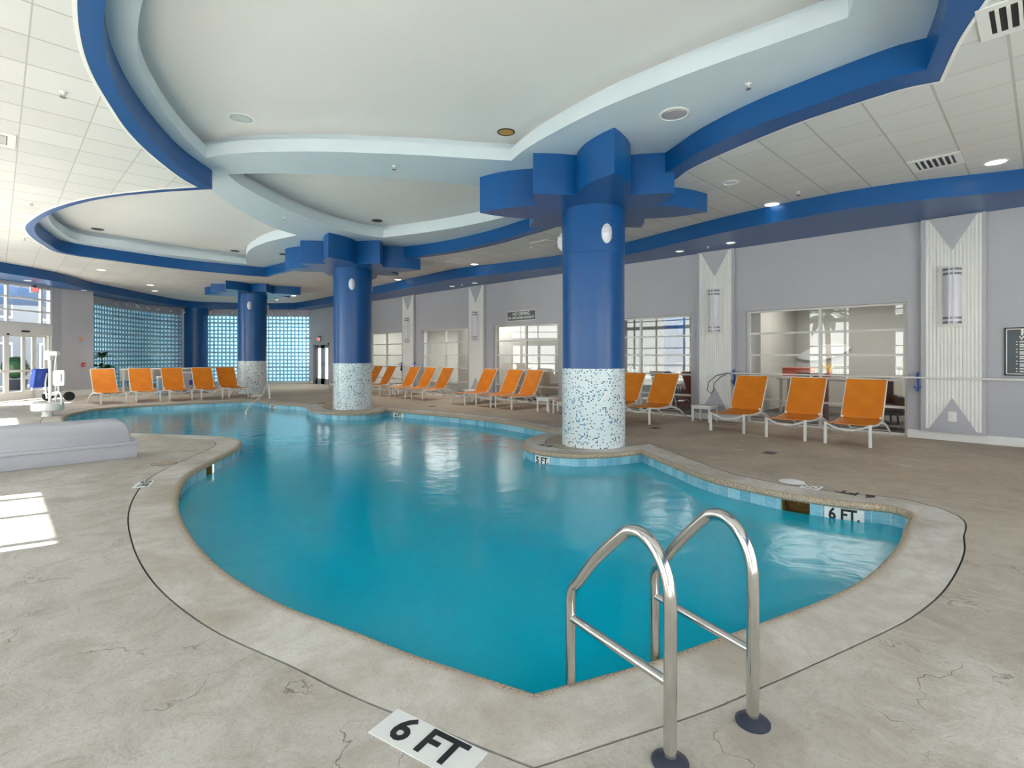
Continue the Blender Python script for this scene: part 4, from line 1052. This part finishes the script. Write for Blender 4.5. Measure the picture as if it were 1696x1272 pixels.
# ------------------------------------------------------------------ grey cover box at the left
bx = thing('cover_box', 'long pale grey cover box with rounded lid on the left deck', 'box', (0.2, 9.98, 0))
MB().rbox(-1.6, 1.33, -.25, .24, 0, .205, .01, 2).build('base', M['box_grey'], bx)
MB().rbox(-1.64, 1.36, -.28, .26, .2, .252, .012, 2).build('rim', M['box_grey'], bx)
m = MB(); rr = .2
profx = [(-1.58, .245), (-1.58, .5), (-1.52, .56), (-1.4, .58)] + [(1.24 - .18 + .18 * sin(a * pi / 16), .40 + .18 * cos(a * pi / 16)) for a in range(0, 9)] + [(1.26, .245)]
vs = []; fs = []; np_ = len(profx)
sect = [(-.235, 0.0), (-.225, .02), (-.2, .034), (.19, .034), (.215, .02), (.225, 0.0)]
for y, inset in sect:
    for x, z in profx:
        zz = z - (.034 - inset) * (1 if z > .3 else 0); xx = x - (.03 - inset * .9) * (1 if x > 0.9 else -1 if x < -1.4 else 0) * .6
        vs.append((xx, y, zz))
for i in range(len(sect) - 1):
    for k in range(np_ - 1): fs.append((i * np_ + k, i * np_ + k + 1, (i + 1) * np_ + k + 1, (i + 1) * np_ + k))
fs.append(tuple(range(np_))); fs.append(tuple(range(len(sect) * np_ - 1, (len(sect) - 1) * np_ - 1, -1)))
m.add(vs, fs).build('lid', M['box_grey'], bx, smooth=50)

# ------------------------------------------------------------------ pool lift
lf = thing('pool_lift', 'white pool lift with blue seat cushion on left deck', 'pool lift', (.93, 17.9, 0), radians(45.55 - 90))
MB().lathe([(.13, 0), (.13, .02), (.11, .03), (.11, .16)], 24).build('pedestal', M['plastic'], lf)
MB().lathe([(.30, .15), (.325, .17), (.325, .33), (.31, .35)], 36).build('base_drum', M['plastic'], lf)
MB().tube([(.06, 0, .34), (.06, 0, 1.58)], .036, 12).tube([(.12, .1, .34), (.12, .1, 1.45)], .025, 10).build('mast', M['plastic'], lf)
b = MB().rbox(-.04, .12, -.08, .08, 1.44, 1.68, .02).rbox(.1, .28, -.06, .06, 1.55, 1.66, .02).tube([(.22, 0, 1.55), (.16, .02, 1.2), (.14, .03, .9)], .014, 8); b.build('lift_head', M['plastic'], lf)
T = Matrix.Translation((-.1, -.1, .98)) @ Matrix.Rotation(radians(8), 4, 'Y')
MB().rbox(-.06, .06, -.22, .22, -.24, .24, .03, T=T).build('seat_cushion', M['blue_plastic'], lf)['label'] = 'blue seat cushion'
b = MB().rbox(.14, .44, -.03, .03, .78, 1.18, .05, 3).build('footrest_panel', M['plastic'], lf)
MB().rbox(.36, .39, -.035, -.028, .88, 1.08, .003).build('grip_slot', M['dark_metal'], b)
f = MB().tube(smooth3([(-.02, 0, .45), (-.04, -.02, .8), (-.02, 0, 1.1)]), .02, 8).tube(smooth3([(.28, 0, .8), (.27, 0, .6), (.1, .02, .55), (-.1, 0, .6)]), .022, 8).tube(smooth3([(.12, 0, .6), (.3, -.02, .62), (.37, -.02, .5), (.37, -.02, .3)]), .022, 8)
f.build('seat_arm', M['plastic'], lf)
for x in (-.16, .40):
    MB().lathe([(.02, -.03), (.1, -.03), (.12, -.015), (.12, .015), (.1, .03), (.02, .03)], 22, T=Matrix.Translation((x, .18, .5)) @ Matrix.Rotation(radians(75), 4, 'Y') @ Matrix.Rotation(.5, 4, 'X')).build('wheel', M['black'], lf)
    MB().tube([(x, .18, .5), (.06, .1, .5)], .015, 8).build('wheel_arm', M['dark_metal'], lf)

# ------------------------------------------------------------------ plant, counter by the glass blocks
def leaf_fan(m, c, nleaf, ln, wd, rnd, lift=(.3, 1.2), droop=.5):
    for k in range(nleaf):
        a = 2 * pi * k / nleaf + rnd.uniform(-.3, .3); up = rnd.uniform(*lift); l_ = ln * rnd.uniform(.75, 1.1)
        d_ = Vector((cos(a) * cos(up), sin(a) * cos(up), sin(up))); side = Vector((-sin(a), cos(a), 0)); pts = []; q = 6
        for i in range(q + 1):
            t = i / q; p = Vector(c) + d_ * l_ * t - Vector((0, 0, 1)) * droop * l_ * t * t; ww = wd * sin(pi * min(1, .12 + t * .88)) * .5
            pts += [p - side * ww, p + Vector((0, 0, ww * .35)), p + side * ww]
        m.add(pts, [f for i in range(q) for f in ((i * 3, i * 3 + 1, i * 3 + 4, i * 3 + 3), (i * 3 + 1, i * 3 + 2, i * 3 + 5, i * 3 + 4))])
rnd = random.Random(3)
pl = thing('potted_plant', 'dark green spiky potted plant behind the leftmost lounger', 'plant', (3.06, 26.95, 0))
MB().lathe([(.16, 0), (.2, .36), (.21, .38), (.18, .38), (.17, .33)], 24).build('pot', M['dark_metal'], pl)
MB().tube([(0, 0, .3), (.02, 0, .8), (0, .02, 1.46)], .022, 8).tube([(.05, 0, .3), (.16, .03, .85)], .02, 8).tube([(-.05, 0, .3), (-.1, .03, .9)], .02, 8).build('stem', M['bark'], pl)
m = MB(); leaf_fan(m, (0, .02, 1.45), 20, .62, .12, rnd); leaf_fan(m, (.16, .03, 1.0), 18, .55, .11, rnd); leaf_fan(m, (-.06, .03, 1.1), 16, .45, .11, rnd)
m.build('leaves', M['leaf'], pl, smooth=60)
ct = thing('counter', 'long white counter standing behind the far-left loungers', 'counter', (5.0, 25.6, 0))
MB().rbox(-1.55, 1.55, -.3, .3, .98, 1.03, .01).build('countertop', M['white'], ct)
for x in (-1.45, -.5, .5, 1.45): MB().box(x - .03, x + .03, -.22, -.16, 0, .98).build('leg', M['alu'], ct, smooth=0)
MB().box(-1.5, 1.5, .1, .13, .55, .98).build('back_panel', M['room_grey'], ct, smooth=0)
bn = thing('towel_bin', 'grey bin with small blue label between centre and fourth far-left loungers', 'bin', (5.62, 24.9, 0), -.15)
MB().rbox(-.42, .42, -.25, .25, 0, .82, .02).build('body', M['wall'], bn); MB().rbox(-.44, .44, -.27, .27, .82, .88, .015).build('lid', M['white'], bn)
MB().rbox(.05, .17, -.258, -.25, .35, .55, .002).build('label_plate', M['blue_plastic'], bn)
rb = thing('recycling_bin', 'pale blue bin behind gap between second and centre far-left loungers', 'bin', (4.62, 24.2, 0))
MB().rbox(-.17, .17, -.17, .17, 0, .68, .02).build('body', paint('pale_blue_plastic', srgb(150, 178, 200), 0.5), rb); MB().rbox(-.18, .18, -.18, .18, .68, .74, .015).build('lid', M['white'], rb)
sb = thing('rail_anchor_block', 'low white block on deck at the foot of the far column', 'block', (7.0, 20.9, 0))
MB().rbox(-.2, .2, -.1, .1, 0, .07, .015).build('body', M['white_trim'], sb); MB().rbox(-.12, .12, -.06, .06, .07, .1, .01).build('cap', M['white'], sb)

# ------------------------------------------------------------------ ceiling fittings
def make_can(label, loc, r, kind, group):
    o = thing('recessed_light', label, 'ceiling light', loc, 0, group)
    trim = {'lit': M['white'], 'glow': M['white'], 'dim': M['white'], 'silver': M['white'], 'dark': M['black'], 'amber': M['black']}[kind]
    MB().lathe([(r, 0), (r, -.006), (r * .86, -.012), (r * .82, -.004), (r * .82, .0)], 32, caps=False).build('trim_ring', trim, o)
    if kind in ('lit', 'glow'):
        MB().lathe([(r * .83, -.003), (r * .6, -.006), (.001, -.008)], 28, caps=False).build('lens', M['lamp' if kind == 'lit' else 'lamp_dim'], o)
    elif kind == 'dim':
        MB().lathe([(r * .83, -.002), (r * .5, -.004), (.001, -.005)], 28, caps=False).build('lens', M['sconce_glass'], o)
    elif kind == 'silver':
        MB().lathe([(r * .84, -.003), (r * .7, -.006), (r * .68, -.003), (r * .66, -.009), (.001, -.012)], 32, caps=False).build('reflector', M['chrome_baffle'], o)
    else:
        MB().lathe([(r * .83, -.003), (r * .6, -.005), (.001, -.006)], 28, caps=False).build('lens', M['amber'] if kind == 'amber' else M['black'], o)
    return o
g_ = 'recessed lights in the tiled ceiling'
lit0 = None
for x, y, lab in [(10.46, .53, 'glowing recessed light at upper right beside the square air vent'), (10.38, 3.62, 'glowing recessed light above the middle lounger of nearest three'),
                  (10.59, 12.46, 'glowing recessed light above loungers under the NO DIVING sign'), (10.69, 16.98, 'glowing recessed light above loungers right of middle column'),
                  (2.47, 21.95, 'glowing recessed light above the leftmost lounger'), (4.41, 25.26, 'glowing recessed light above left glass blocks, nearer the pool'),
                  (4.95, 27.4, 'glowing recessed light above left glass blocks, nearer the blocks'), (10.02, 25.0, 'glowing recessed light right of the far column capital'),
                  (10.1, 27.4, 'glowing recessed light below the far column capital')]:
    if lit0 is None: lit0 = make_can(lab, (x, y, CZ), .145, 'lit', g_)
    else: dup(lit0, lab, (x, y, CZ))
    l = bpy.data.lights.new('downlight', 'SPOT'); l.energy = 22 if y < 10 else 240; l.spot_size = radians(112); l.spot_blend = 1; l.shadow_soft_size = .25; l.color = (1, .93, .82)
    lo = bpy.data.objects.new('downlight', l); COL.objects.link(lo); lo.location = (x, y, CZ - .04)
make_can('unlit white recessed light in tiles between star capital and windows', (8.59, 3.64, CZ), .13, 'dim', g_)
g2 = 'small lights under the blue perimeter soffit'; sl0 = None
for x, y, lab in [(11.76, 6.21, 'small light under soffit just right of the nearest column'), (11.69, 4.95, 'small light under soffit above panel right of nearest column'),
                  (11.8, 15.13, 'small light under soffit left of the panel by NO DIVING sign'), (11.83, 13.9, 'small light under soffit above the panel by NO DIVING sign'),
                  (.75, 23.95, 'small light under soffit above the left entrance doors'), (2.4, 26.0, 'small light under soffit above the grey wall by entrance')]:
    if sl0 is None: sl0 = make_can(lab, (x, y, 4.07), .105, 'glow', g2)
    else: dup(sl0, lab, (x, y, 4.07))
g3 = 'lights in the raised domes'
make_can('large pale recessed light at left in the nearest ceiling dome', (2.56, 8.28, 5.03), .19, 'silver', g3)
make_can('amber recessed light at the right corner of nearest dome', (5.66, 5.9, 5.03), .14, 'amber', g3)
make_can('dark recessed light in the middle dome near its far corner', (7.0, 12.1, 5.03), .14, 'dark', g3)
make_can('dark recessed light in the far dome, towards the left end', (1.98, 18.3, 5.03), .15, 'dark', g3)
make_can('dark recessed light in the far dome, towards the right end', (5.65, 18.9, 5.03), .14, 'dark', g3)
make_can('large silver recessed light in pale blue soffit above star capital', (6.31, 3.41, 4.7), .2, 'silver', g3)
make_can('dark recessed light in pale blue soffit left of middle star capital', (6.36, 16.61, 4.7), .13, 'dark', g3)
vent0 = None
def make_vent(lab, loc):
    o = thing('air_vent', lab, 'air vent', loc, 0, 'square air vents in the tiled ceiling')
    b = MB()
    for q in (0, 1):
        for s in (-1, 1):
            b.box(s * .26 - .04 if s > 0 else -.3, .3 if s > 0 else -.22, -.3, .3, -.012, -.001) if q == 0 else b.box(-.22, .22, s * .26 - .04, s * .26 + .04, -.012, -.001)
    b.build('frame', M['white_trim'], o, smooth=0)
    MB().box(-.22, .22, -.22, .22, -.006, -.001).build('duct_opening', M['black'], o, smooth=0)
    b = MB()
    for k in range(6): b.box(-.21, .21, -.19 + k * .07, -.165 + k * .07, -.02, -.006, )
    b.build('louver', M['alu'], o, smooth=0); return o
for x, y, lab in [(9.84, 1.15, 'square air vent beside the glowing light at upper right'), (9.87, 8.83, 'square air vent left of the nearest star capital'), (9.95, 12.43, 'square air vent between middle star capital and windows'),
                  (4.96, 23.05, 'square air vent left of the far star capital'), (10.1, 23.6, 'square air vent right of the far star capital'), (-.12, 9.6, 'air vent cut off by the left edge, above others'), (6.05, .12, 'dark air vent at top right beside the blue ring corner')]:
    if vent0 is None: vent0 = make_vent(lab, (x, y, CZ))
    else: dup(vent0, lab, (x, y, CZ))
spk0 = None
for x, y, z, lab in [(.51, 7.42, CZ, 'sprinkler in tiles at upper left, nearest the camera'), (.46, 13.18, CZ, 'sprinkler in tiles left of the far blue loop'), (.47, 17.29, CZ, 'sprinkler in tiles farthest left, above entrance'),
                     (9.93, 3.03, CZ, 'sprinkler in tiles right of the nearest star capital'), (9.97, 9.45, CZ, 'sprinkler in tiles left of the nearest star capital'), (6.22, 2.43, 4.7, 'sprinkler in pale blue soffit at upper right'),
                     (4.71, 7.6, 4.7, 'sprinkler in pale blue beam between nearest and middle domes'), (4.67, 12.18, 4.7, 'sprinkler in pale blue beam between middle and far domes'), (11.75, 5.5, 4.07, 'sprinkler under blue soffit right of the nearest column'), (11.75, 14.5, 4.07, 'sprinkler under blue soffit by NO DIVING sign')]:
    if spk0 is None:
        spk0 = thing('ceiling_sprinkler', lab, 'sprinkler', (x, y, z), 0, 'ceiling sprinklers')
        MB().lathe([(.035, 0), (.03, -.008), (.012, -.012), (.012, -.04)], 14).build('body', M['plastic'], spk0)
        MB().lathe([(.03, -.062), (.03, -.058), (.008, -.055)], 14).tube([(-.02, 0, -.03), (-.012, 0, -.058)], .004, 5).tube([(.02, 0, -.03), (.012, 0, -.058)], .004, 5).build('deflector', M['steel'], spk0)
    else: dup(spk0, lab, (x, y, z))

# ------------------------------------------------------------------ things seen through the windows
o = thing('column', 'dark blue round column inside the back room right of nearest column', 'column', (15.2, 8.2, 0)); o['kind'] = 'thing'
MB().lathe([(.32, 0), (.32, 3.2)], 32).build('shaft', M['blue'], o)
o = thing('reception_counter', 'pale counter in the back room behind loungers right of column', 'counter', (14.2, 8.6, 0))
MB().rbox(-.3, .3, -.8, .8, 0, .86, .01).build('body', M['room_grey'], o); MB().rbox(-.34, .34, -.84, .84, .86, .91, .01).build('countertop', M['white'], o)
o = thing('potted_plant', 'small plant in white pot on back-room counter', 'plant', (14.2, 9.12, .91))
MB().lathe([(.1, 0), (.14, .22), (.12, .22), (.11, .18)], 20).build('pot', M['white'], o); m = MB(); leaf_fan(m, (0, 0, .2), 12, .32, .07, rnd); m.build('leaves', M['leaf'], o, smooth=60)
o = thing('surfboard', 'yellow surfboard leaning inside the window right of nearest column', 'surfboard', (14.3, 6.55, 0))
def board(m, hl, hw, th):
    vs = []; fs = []; q = 16
    for s in (-1, 1):
        for i in range(q + 1):
            t = i / q; ww = hw * (sin(pi * t) ** .6); vs += [(s * th * sin(pi * t), -ww, t * 2 * hl), (s * th * sin(pi * t), ww, t * 2 * hl)]
    n_ = 2 * (q + 1)
    for i in range(q):
        a = i * 2; fs += [(a, a + 1, a + 3, a + 2), (n_ + a, n_ + a + 2, n_ + a + 3, n_ + a + 1), (a, a + 2, n_ + a + 2, n_ + a), (a + 1, n_ + a + 1, n_ + a + 3, a + 3)]
    return m.add(vs, fs)
board(MB(), .6, .16, .02).build('board', M['yellow'], o); MB().box(-.05, .0, -.01, .01, .08, .2).build('fin', M['black'], o, smooth=0)
o.rotation_euler = (0, radians(6), 0)
def cabinet(lab, loc, w_, d_, h_, mat):
    o = thing('cabinet', lab, 'cabinet', loc); MB().rbox(-d_ / 2, d_ / 2, -w_ / 2, w_ / 2, 0, h_, .008).build('body', mat, o)
    for s in (-1, 1):
        dr = MB().rbox(-d_ / 2 - .02, -d_ / 2, min(0, s * (w_ / 2 - .01)) + .005, max(0, s * (w_ / 2 - .01)) - .005, .03, h_ - .03, .004).build('door', mat, o)
        MB().tube([(-d_ / 2 - .04, s * .04, h_ * .45), (-d_ / 2 - .04, s * .04, h_ * .6)], .008, 6).build('handle', M['steel'], dr)
    return o
cabinet('dark red cabinet in back room seen between loungers right of column', (14.1, 7.3, 0), .7, .5, 1.12, M['wood_red'])
cabinet('red-brown cabinet in back room behind the middle of nearest three loungers', (14.0, 3.95, 0), .55, .5, 1.15, M['wood_red'])
o = thing('office_chair', 'maroon chair on casters inside the window right of nearest column', 'chair', (13.3, 6.75, 0))
MB().rbox(-.22, .22, -.22, .22, .42, .5, .03, 3).build('seat', M['wood_red'], o)
MB().rbox(.2, .26, -.2, .2, .6, 1.0, .03, 3).build('backrest', M['wood_red'], o); MB().tube([(0, 0, .08), (0, 0, .43)], .025, 10).tube([(.1, 0, .44), (.23, 0, .48), (.24, 0, .7)], .018, 8).build('post', M['black'], o)
for k in range(5):
    a = 2 * pi * k / 5; lg = MB().tube([(0, 0, .11), (.26 * cos(a), .26 * sin(a), .08)], .018, 8).build('leg', M['black'], o)
    MB().lathe([(.01, -.02), (.034, -.02), (.034, .02), (.01, .02)], 14, T=Matrix.Translation((.26 * cos(a), .26 * sin(a), .038)) @ Matrix.Rotation(pi / 2, 4, 'X')).build('caster', M['black'], lg)
o = thing('wall_surfboard', 'white surfboard shape hung on wall inside the largest window', 'surfboard', (18.1, 5.55, 1.5))
board(MB(), .75, .22, .03).build('board', M['white'], o); MB().box(.0, .1, -.05, .05, .6, .8).build('bracket', M['black'], o, smooth=0); o.rotation_euler = (radians(78), 0, 0)
o = thing('storage_box', 'orange-red box on white cabinet inside the largest window', 'box', (15.6, 4.75, .965))
MB().rbox(-.2, .2, -.35, .35, 0, .22, .01).build('body', M['terracotta'], o); MB().rbox(-.21, .21, -.36, .36, .22, .26, .01).build('lid', M['terracotta'], o)
o = thing('display_table', 'white display table inside the largest window', 'table', (15.6, 4.3, 0))
MB().rbox(-.35, .35, -.9, .9, .9, .96, .01).build('tabletop', M['white'], o)
for sx in (-1, 1):
    for sy in (-1, 1): MB().box(sx * .3 - .03, sx * .3 + .03, sy * .8 - .03, sy * .8 + .03, 0, .9).build('leg', M['alu'], o, smooth=0)
o = thing('potted_plant', 'yellow-green plant on display table inside the largest window', 'plant', (15.6, 4.05, .96))
MB().lathe([(.07, 0), (.1, .16), (.085, .16), (.08, .12)], 18).build('pot', M['terracotta'], o); m = MB(); leaf_fan(m, (0, 0, .14), 14, .36, .06, rnd, (.6, 1.4), .2); m.build('leaves', M['yellow'], o, smooth=60)
def armchair(lab, loc, rz, mat):
    o = thing('armchair', lab, 'armchair', loc, rz); MB().rbox(-.36, .36, -.32, .32, .2, .44, .05, 3).build('seat', mat, o)
    MB().rbox(.26, .42, -.38, .38, .2, 1.02, .07, 3).build('backrest', mat, o)
    for s in (-1, 1): MB().rbox(-.34, .36, s * .37 - .07, s * .37 + .07, .2, .64, .05, 3).build('armrest', mat, o)
    for sx in (-1, 1):
        for sy in (-1, 1): MB().tube([(sx * .3, sy * .32, 0), (sx * .28, sy * .3, .21)], .02, 8).build('leg', M['black'], o)
    return o
armchair('beige armchair in back room behind left lounger under NO DIVING sign', (13.7, 13.2, 0), pi, M['beige'])
armchair('beige armchair in back room behind middle lounger under NO DIVING sign', (13.7, 12.2, 0), pi, M['beige'])
armchair('dark armchair in back room behind rightmost nearest lounger', (14.6, 2.75, 0), .4, M['dark_metal'])
armchair('white armchair in back room at right end of largest window', (15.2, 1.7, 0), .9, M['white_trim'])
o = thing('coffee_table', 'low dark table in back room near right end of largest window', 'table', (13.7, 2.2, 0))
MB().rbox(-.35, .35, -.5, .5, .4, .45, .01).build('tabletop', M['dark_metal'], o)
for sx in (-1, 1):
    for sy in (-1, 1): MB().box(sx * .3 - .02, sx * .3 + .02, sy * .42 - .02, sy * .42 + .02, 0, .4).build('leg', M['dark_metal'], o, smooth=0)

# ------------------------------------------------------------------ outdoors, seen through the entrance doors and in reflections
def palm(lab, x, y, h_):
    o = thing('palm_tree', lab, 'palm tree', (x, y, -.05))
    MB().tube([(0, 0, 0), (.1, 0, h_ * .4), (.05, .1, h_)], .14, 10).build('trunk', M['bark'], o)
    m = MB(); leaf_fan(m, (.05, .1, h_), 22, 2.1, .5, rnd, (-.1, 1.0), .55); m.build('crown', M['leaf'], o, smooth=60)
palm('palm tree outside, mirrored in the largest right window', -8.0, 4.6, 3.6); palm('palm tree outside, mirrored near the middle of right windows', -9.5, 8.9, 4.0)
rl = thing('balcony_railing', 'white balcony railing outside, mirrored in the right windows', 'railing', (-6.6, 8, -.05))
b = MB().box(-.03, .03, -14, 14, 1.0, 1.06).box(-.03, .03, -14, 14, .12, .17); b.build('rail', M['white'], rl, smooth=0)
b = MB()
for k in range(187): b.box(-.012, .012, -14 + k * .15, -13.97 + k * .15, .15, 1.02)
b.build('baluster', M['white'], rl, smooth=0)['kind'] = 'stuff'
o = thing('round_shrub', 'dark round shrub outside the left entrance doors', 'shrub', (.62, 33.0, -.05))
MB().lathe([(.35, 0), (.45, .5), (.4, .5), (.38, .42)], 20).build('planter', M['dark_metal'], o)
m = MB()
for k in range(260):
    v = Vector((rnd.gauss(0, 1), rnd.gauss(0, 1), rnd.gauss(0, 1))).normalized() * .5; c_ = v + Vector((0, 0, 1.05)); a = v.cross(Vector((.3, .2, 1))).normalized() * .09; u = v.cross(a).normalized() * .09
    m.add([c_ - a, c_ - u, c_ + a, c_ + u], [(0, 1, 2, 3)])
m.lathe([(.05, .55), (.3, .65), (.46, .95), (.45, 1.2), (.25, 1.46), (.02, 1.52)], 18).build('foliage', M['leaf'], o, smooth=60)
S_(MB().box(-3, 4, .25, 4, 4.25, 4.4, T=W_).build('trim_porch_roof', M['white_trim'], smooth=0))
p = E(10, -10); o = thing('beach_house', 'pale building outside beyond the left entrance doors', 'building', (p[0], p[1], -.05), R45)
MB().box(-9, 9, 0, 5, 0, 6.5).build('wall', paint('grey_stucco', srgb(112, 115, 120), 0.8), o, smooth=0)
for x in (-6, -3, 0, 3, 6):
    for z in (.8, 3.6): f = MB().box(x - .7, x + .7, -.05, .01, z, z + 1.5).build('window', M['white'], o, smooth=0); MB().box(x - .6, x + .6, -.07, -.04, z + .1, z + 1.4).build('pane', M['dark_metal'], f, smooth=0)
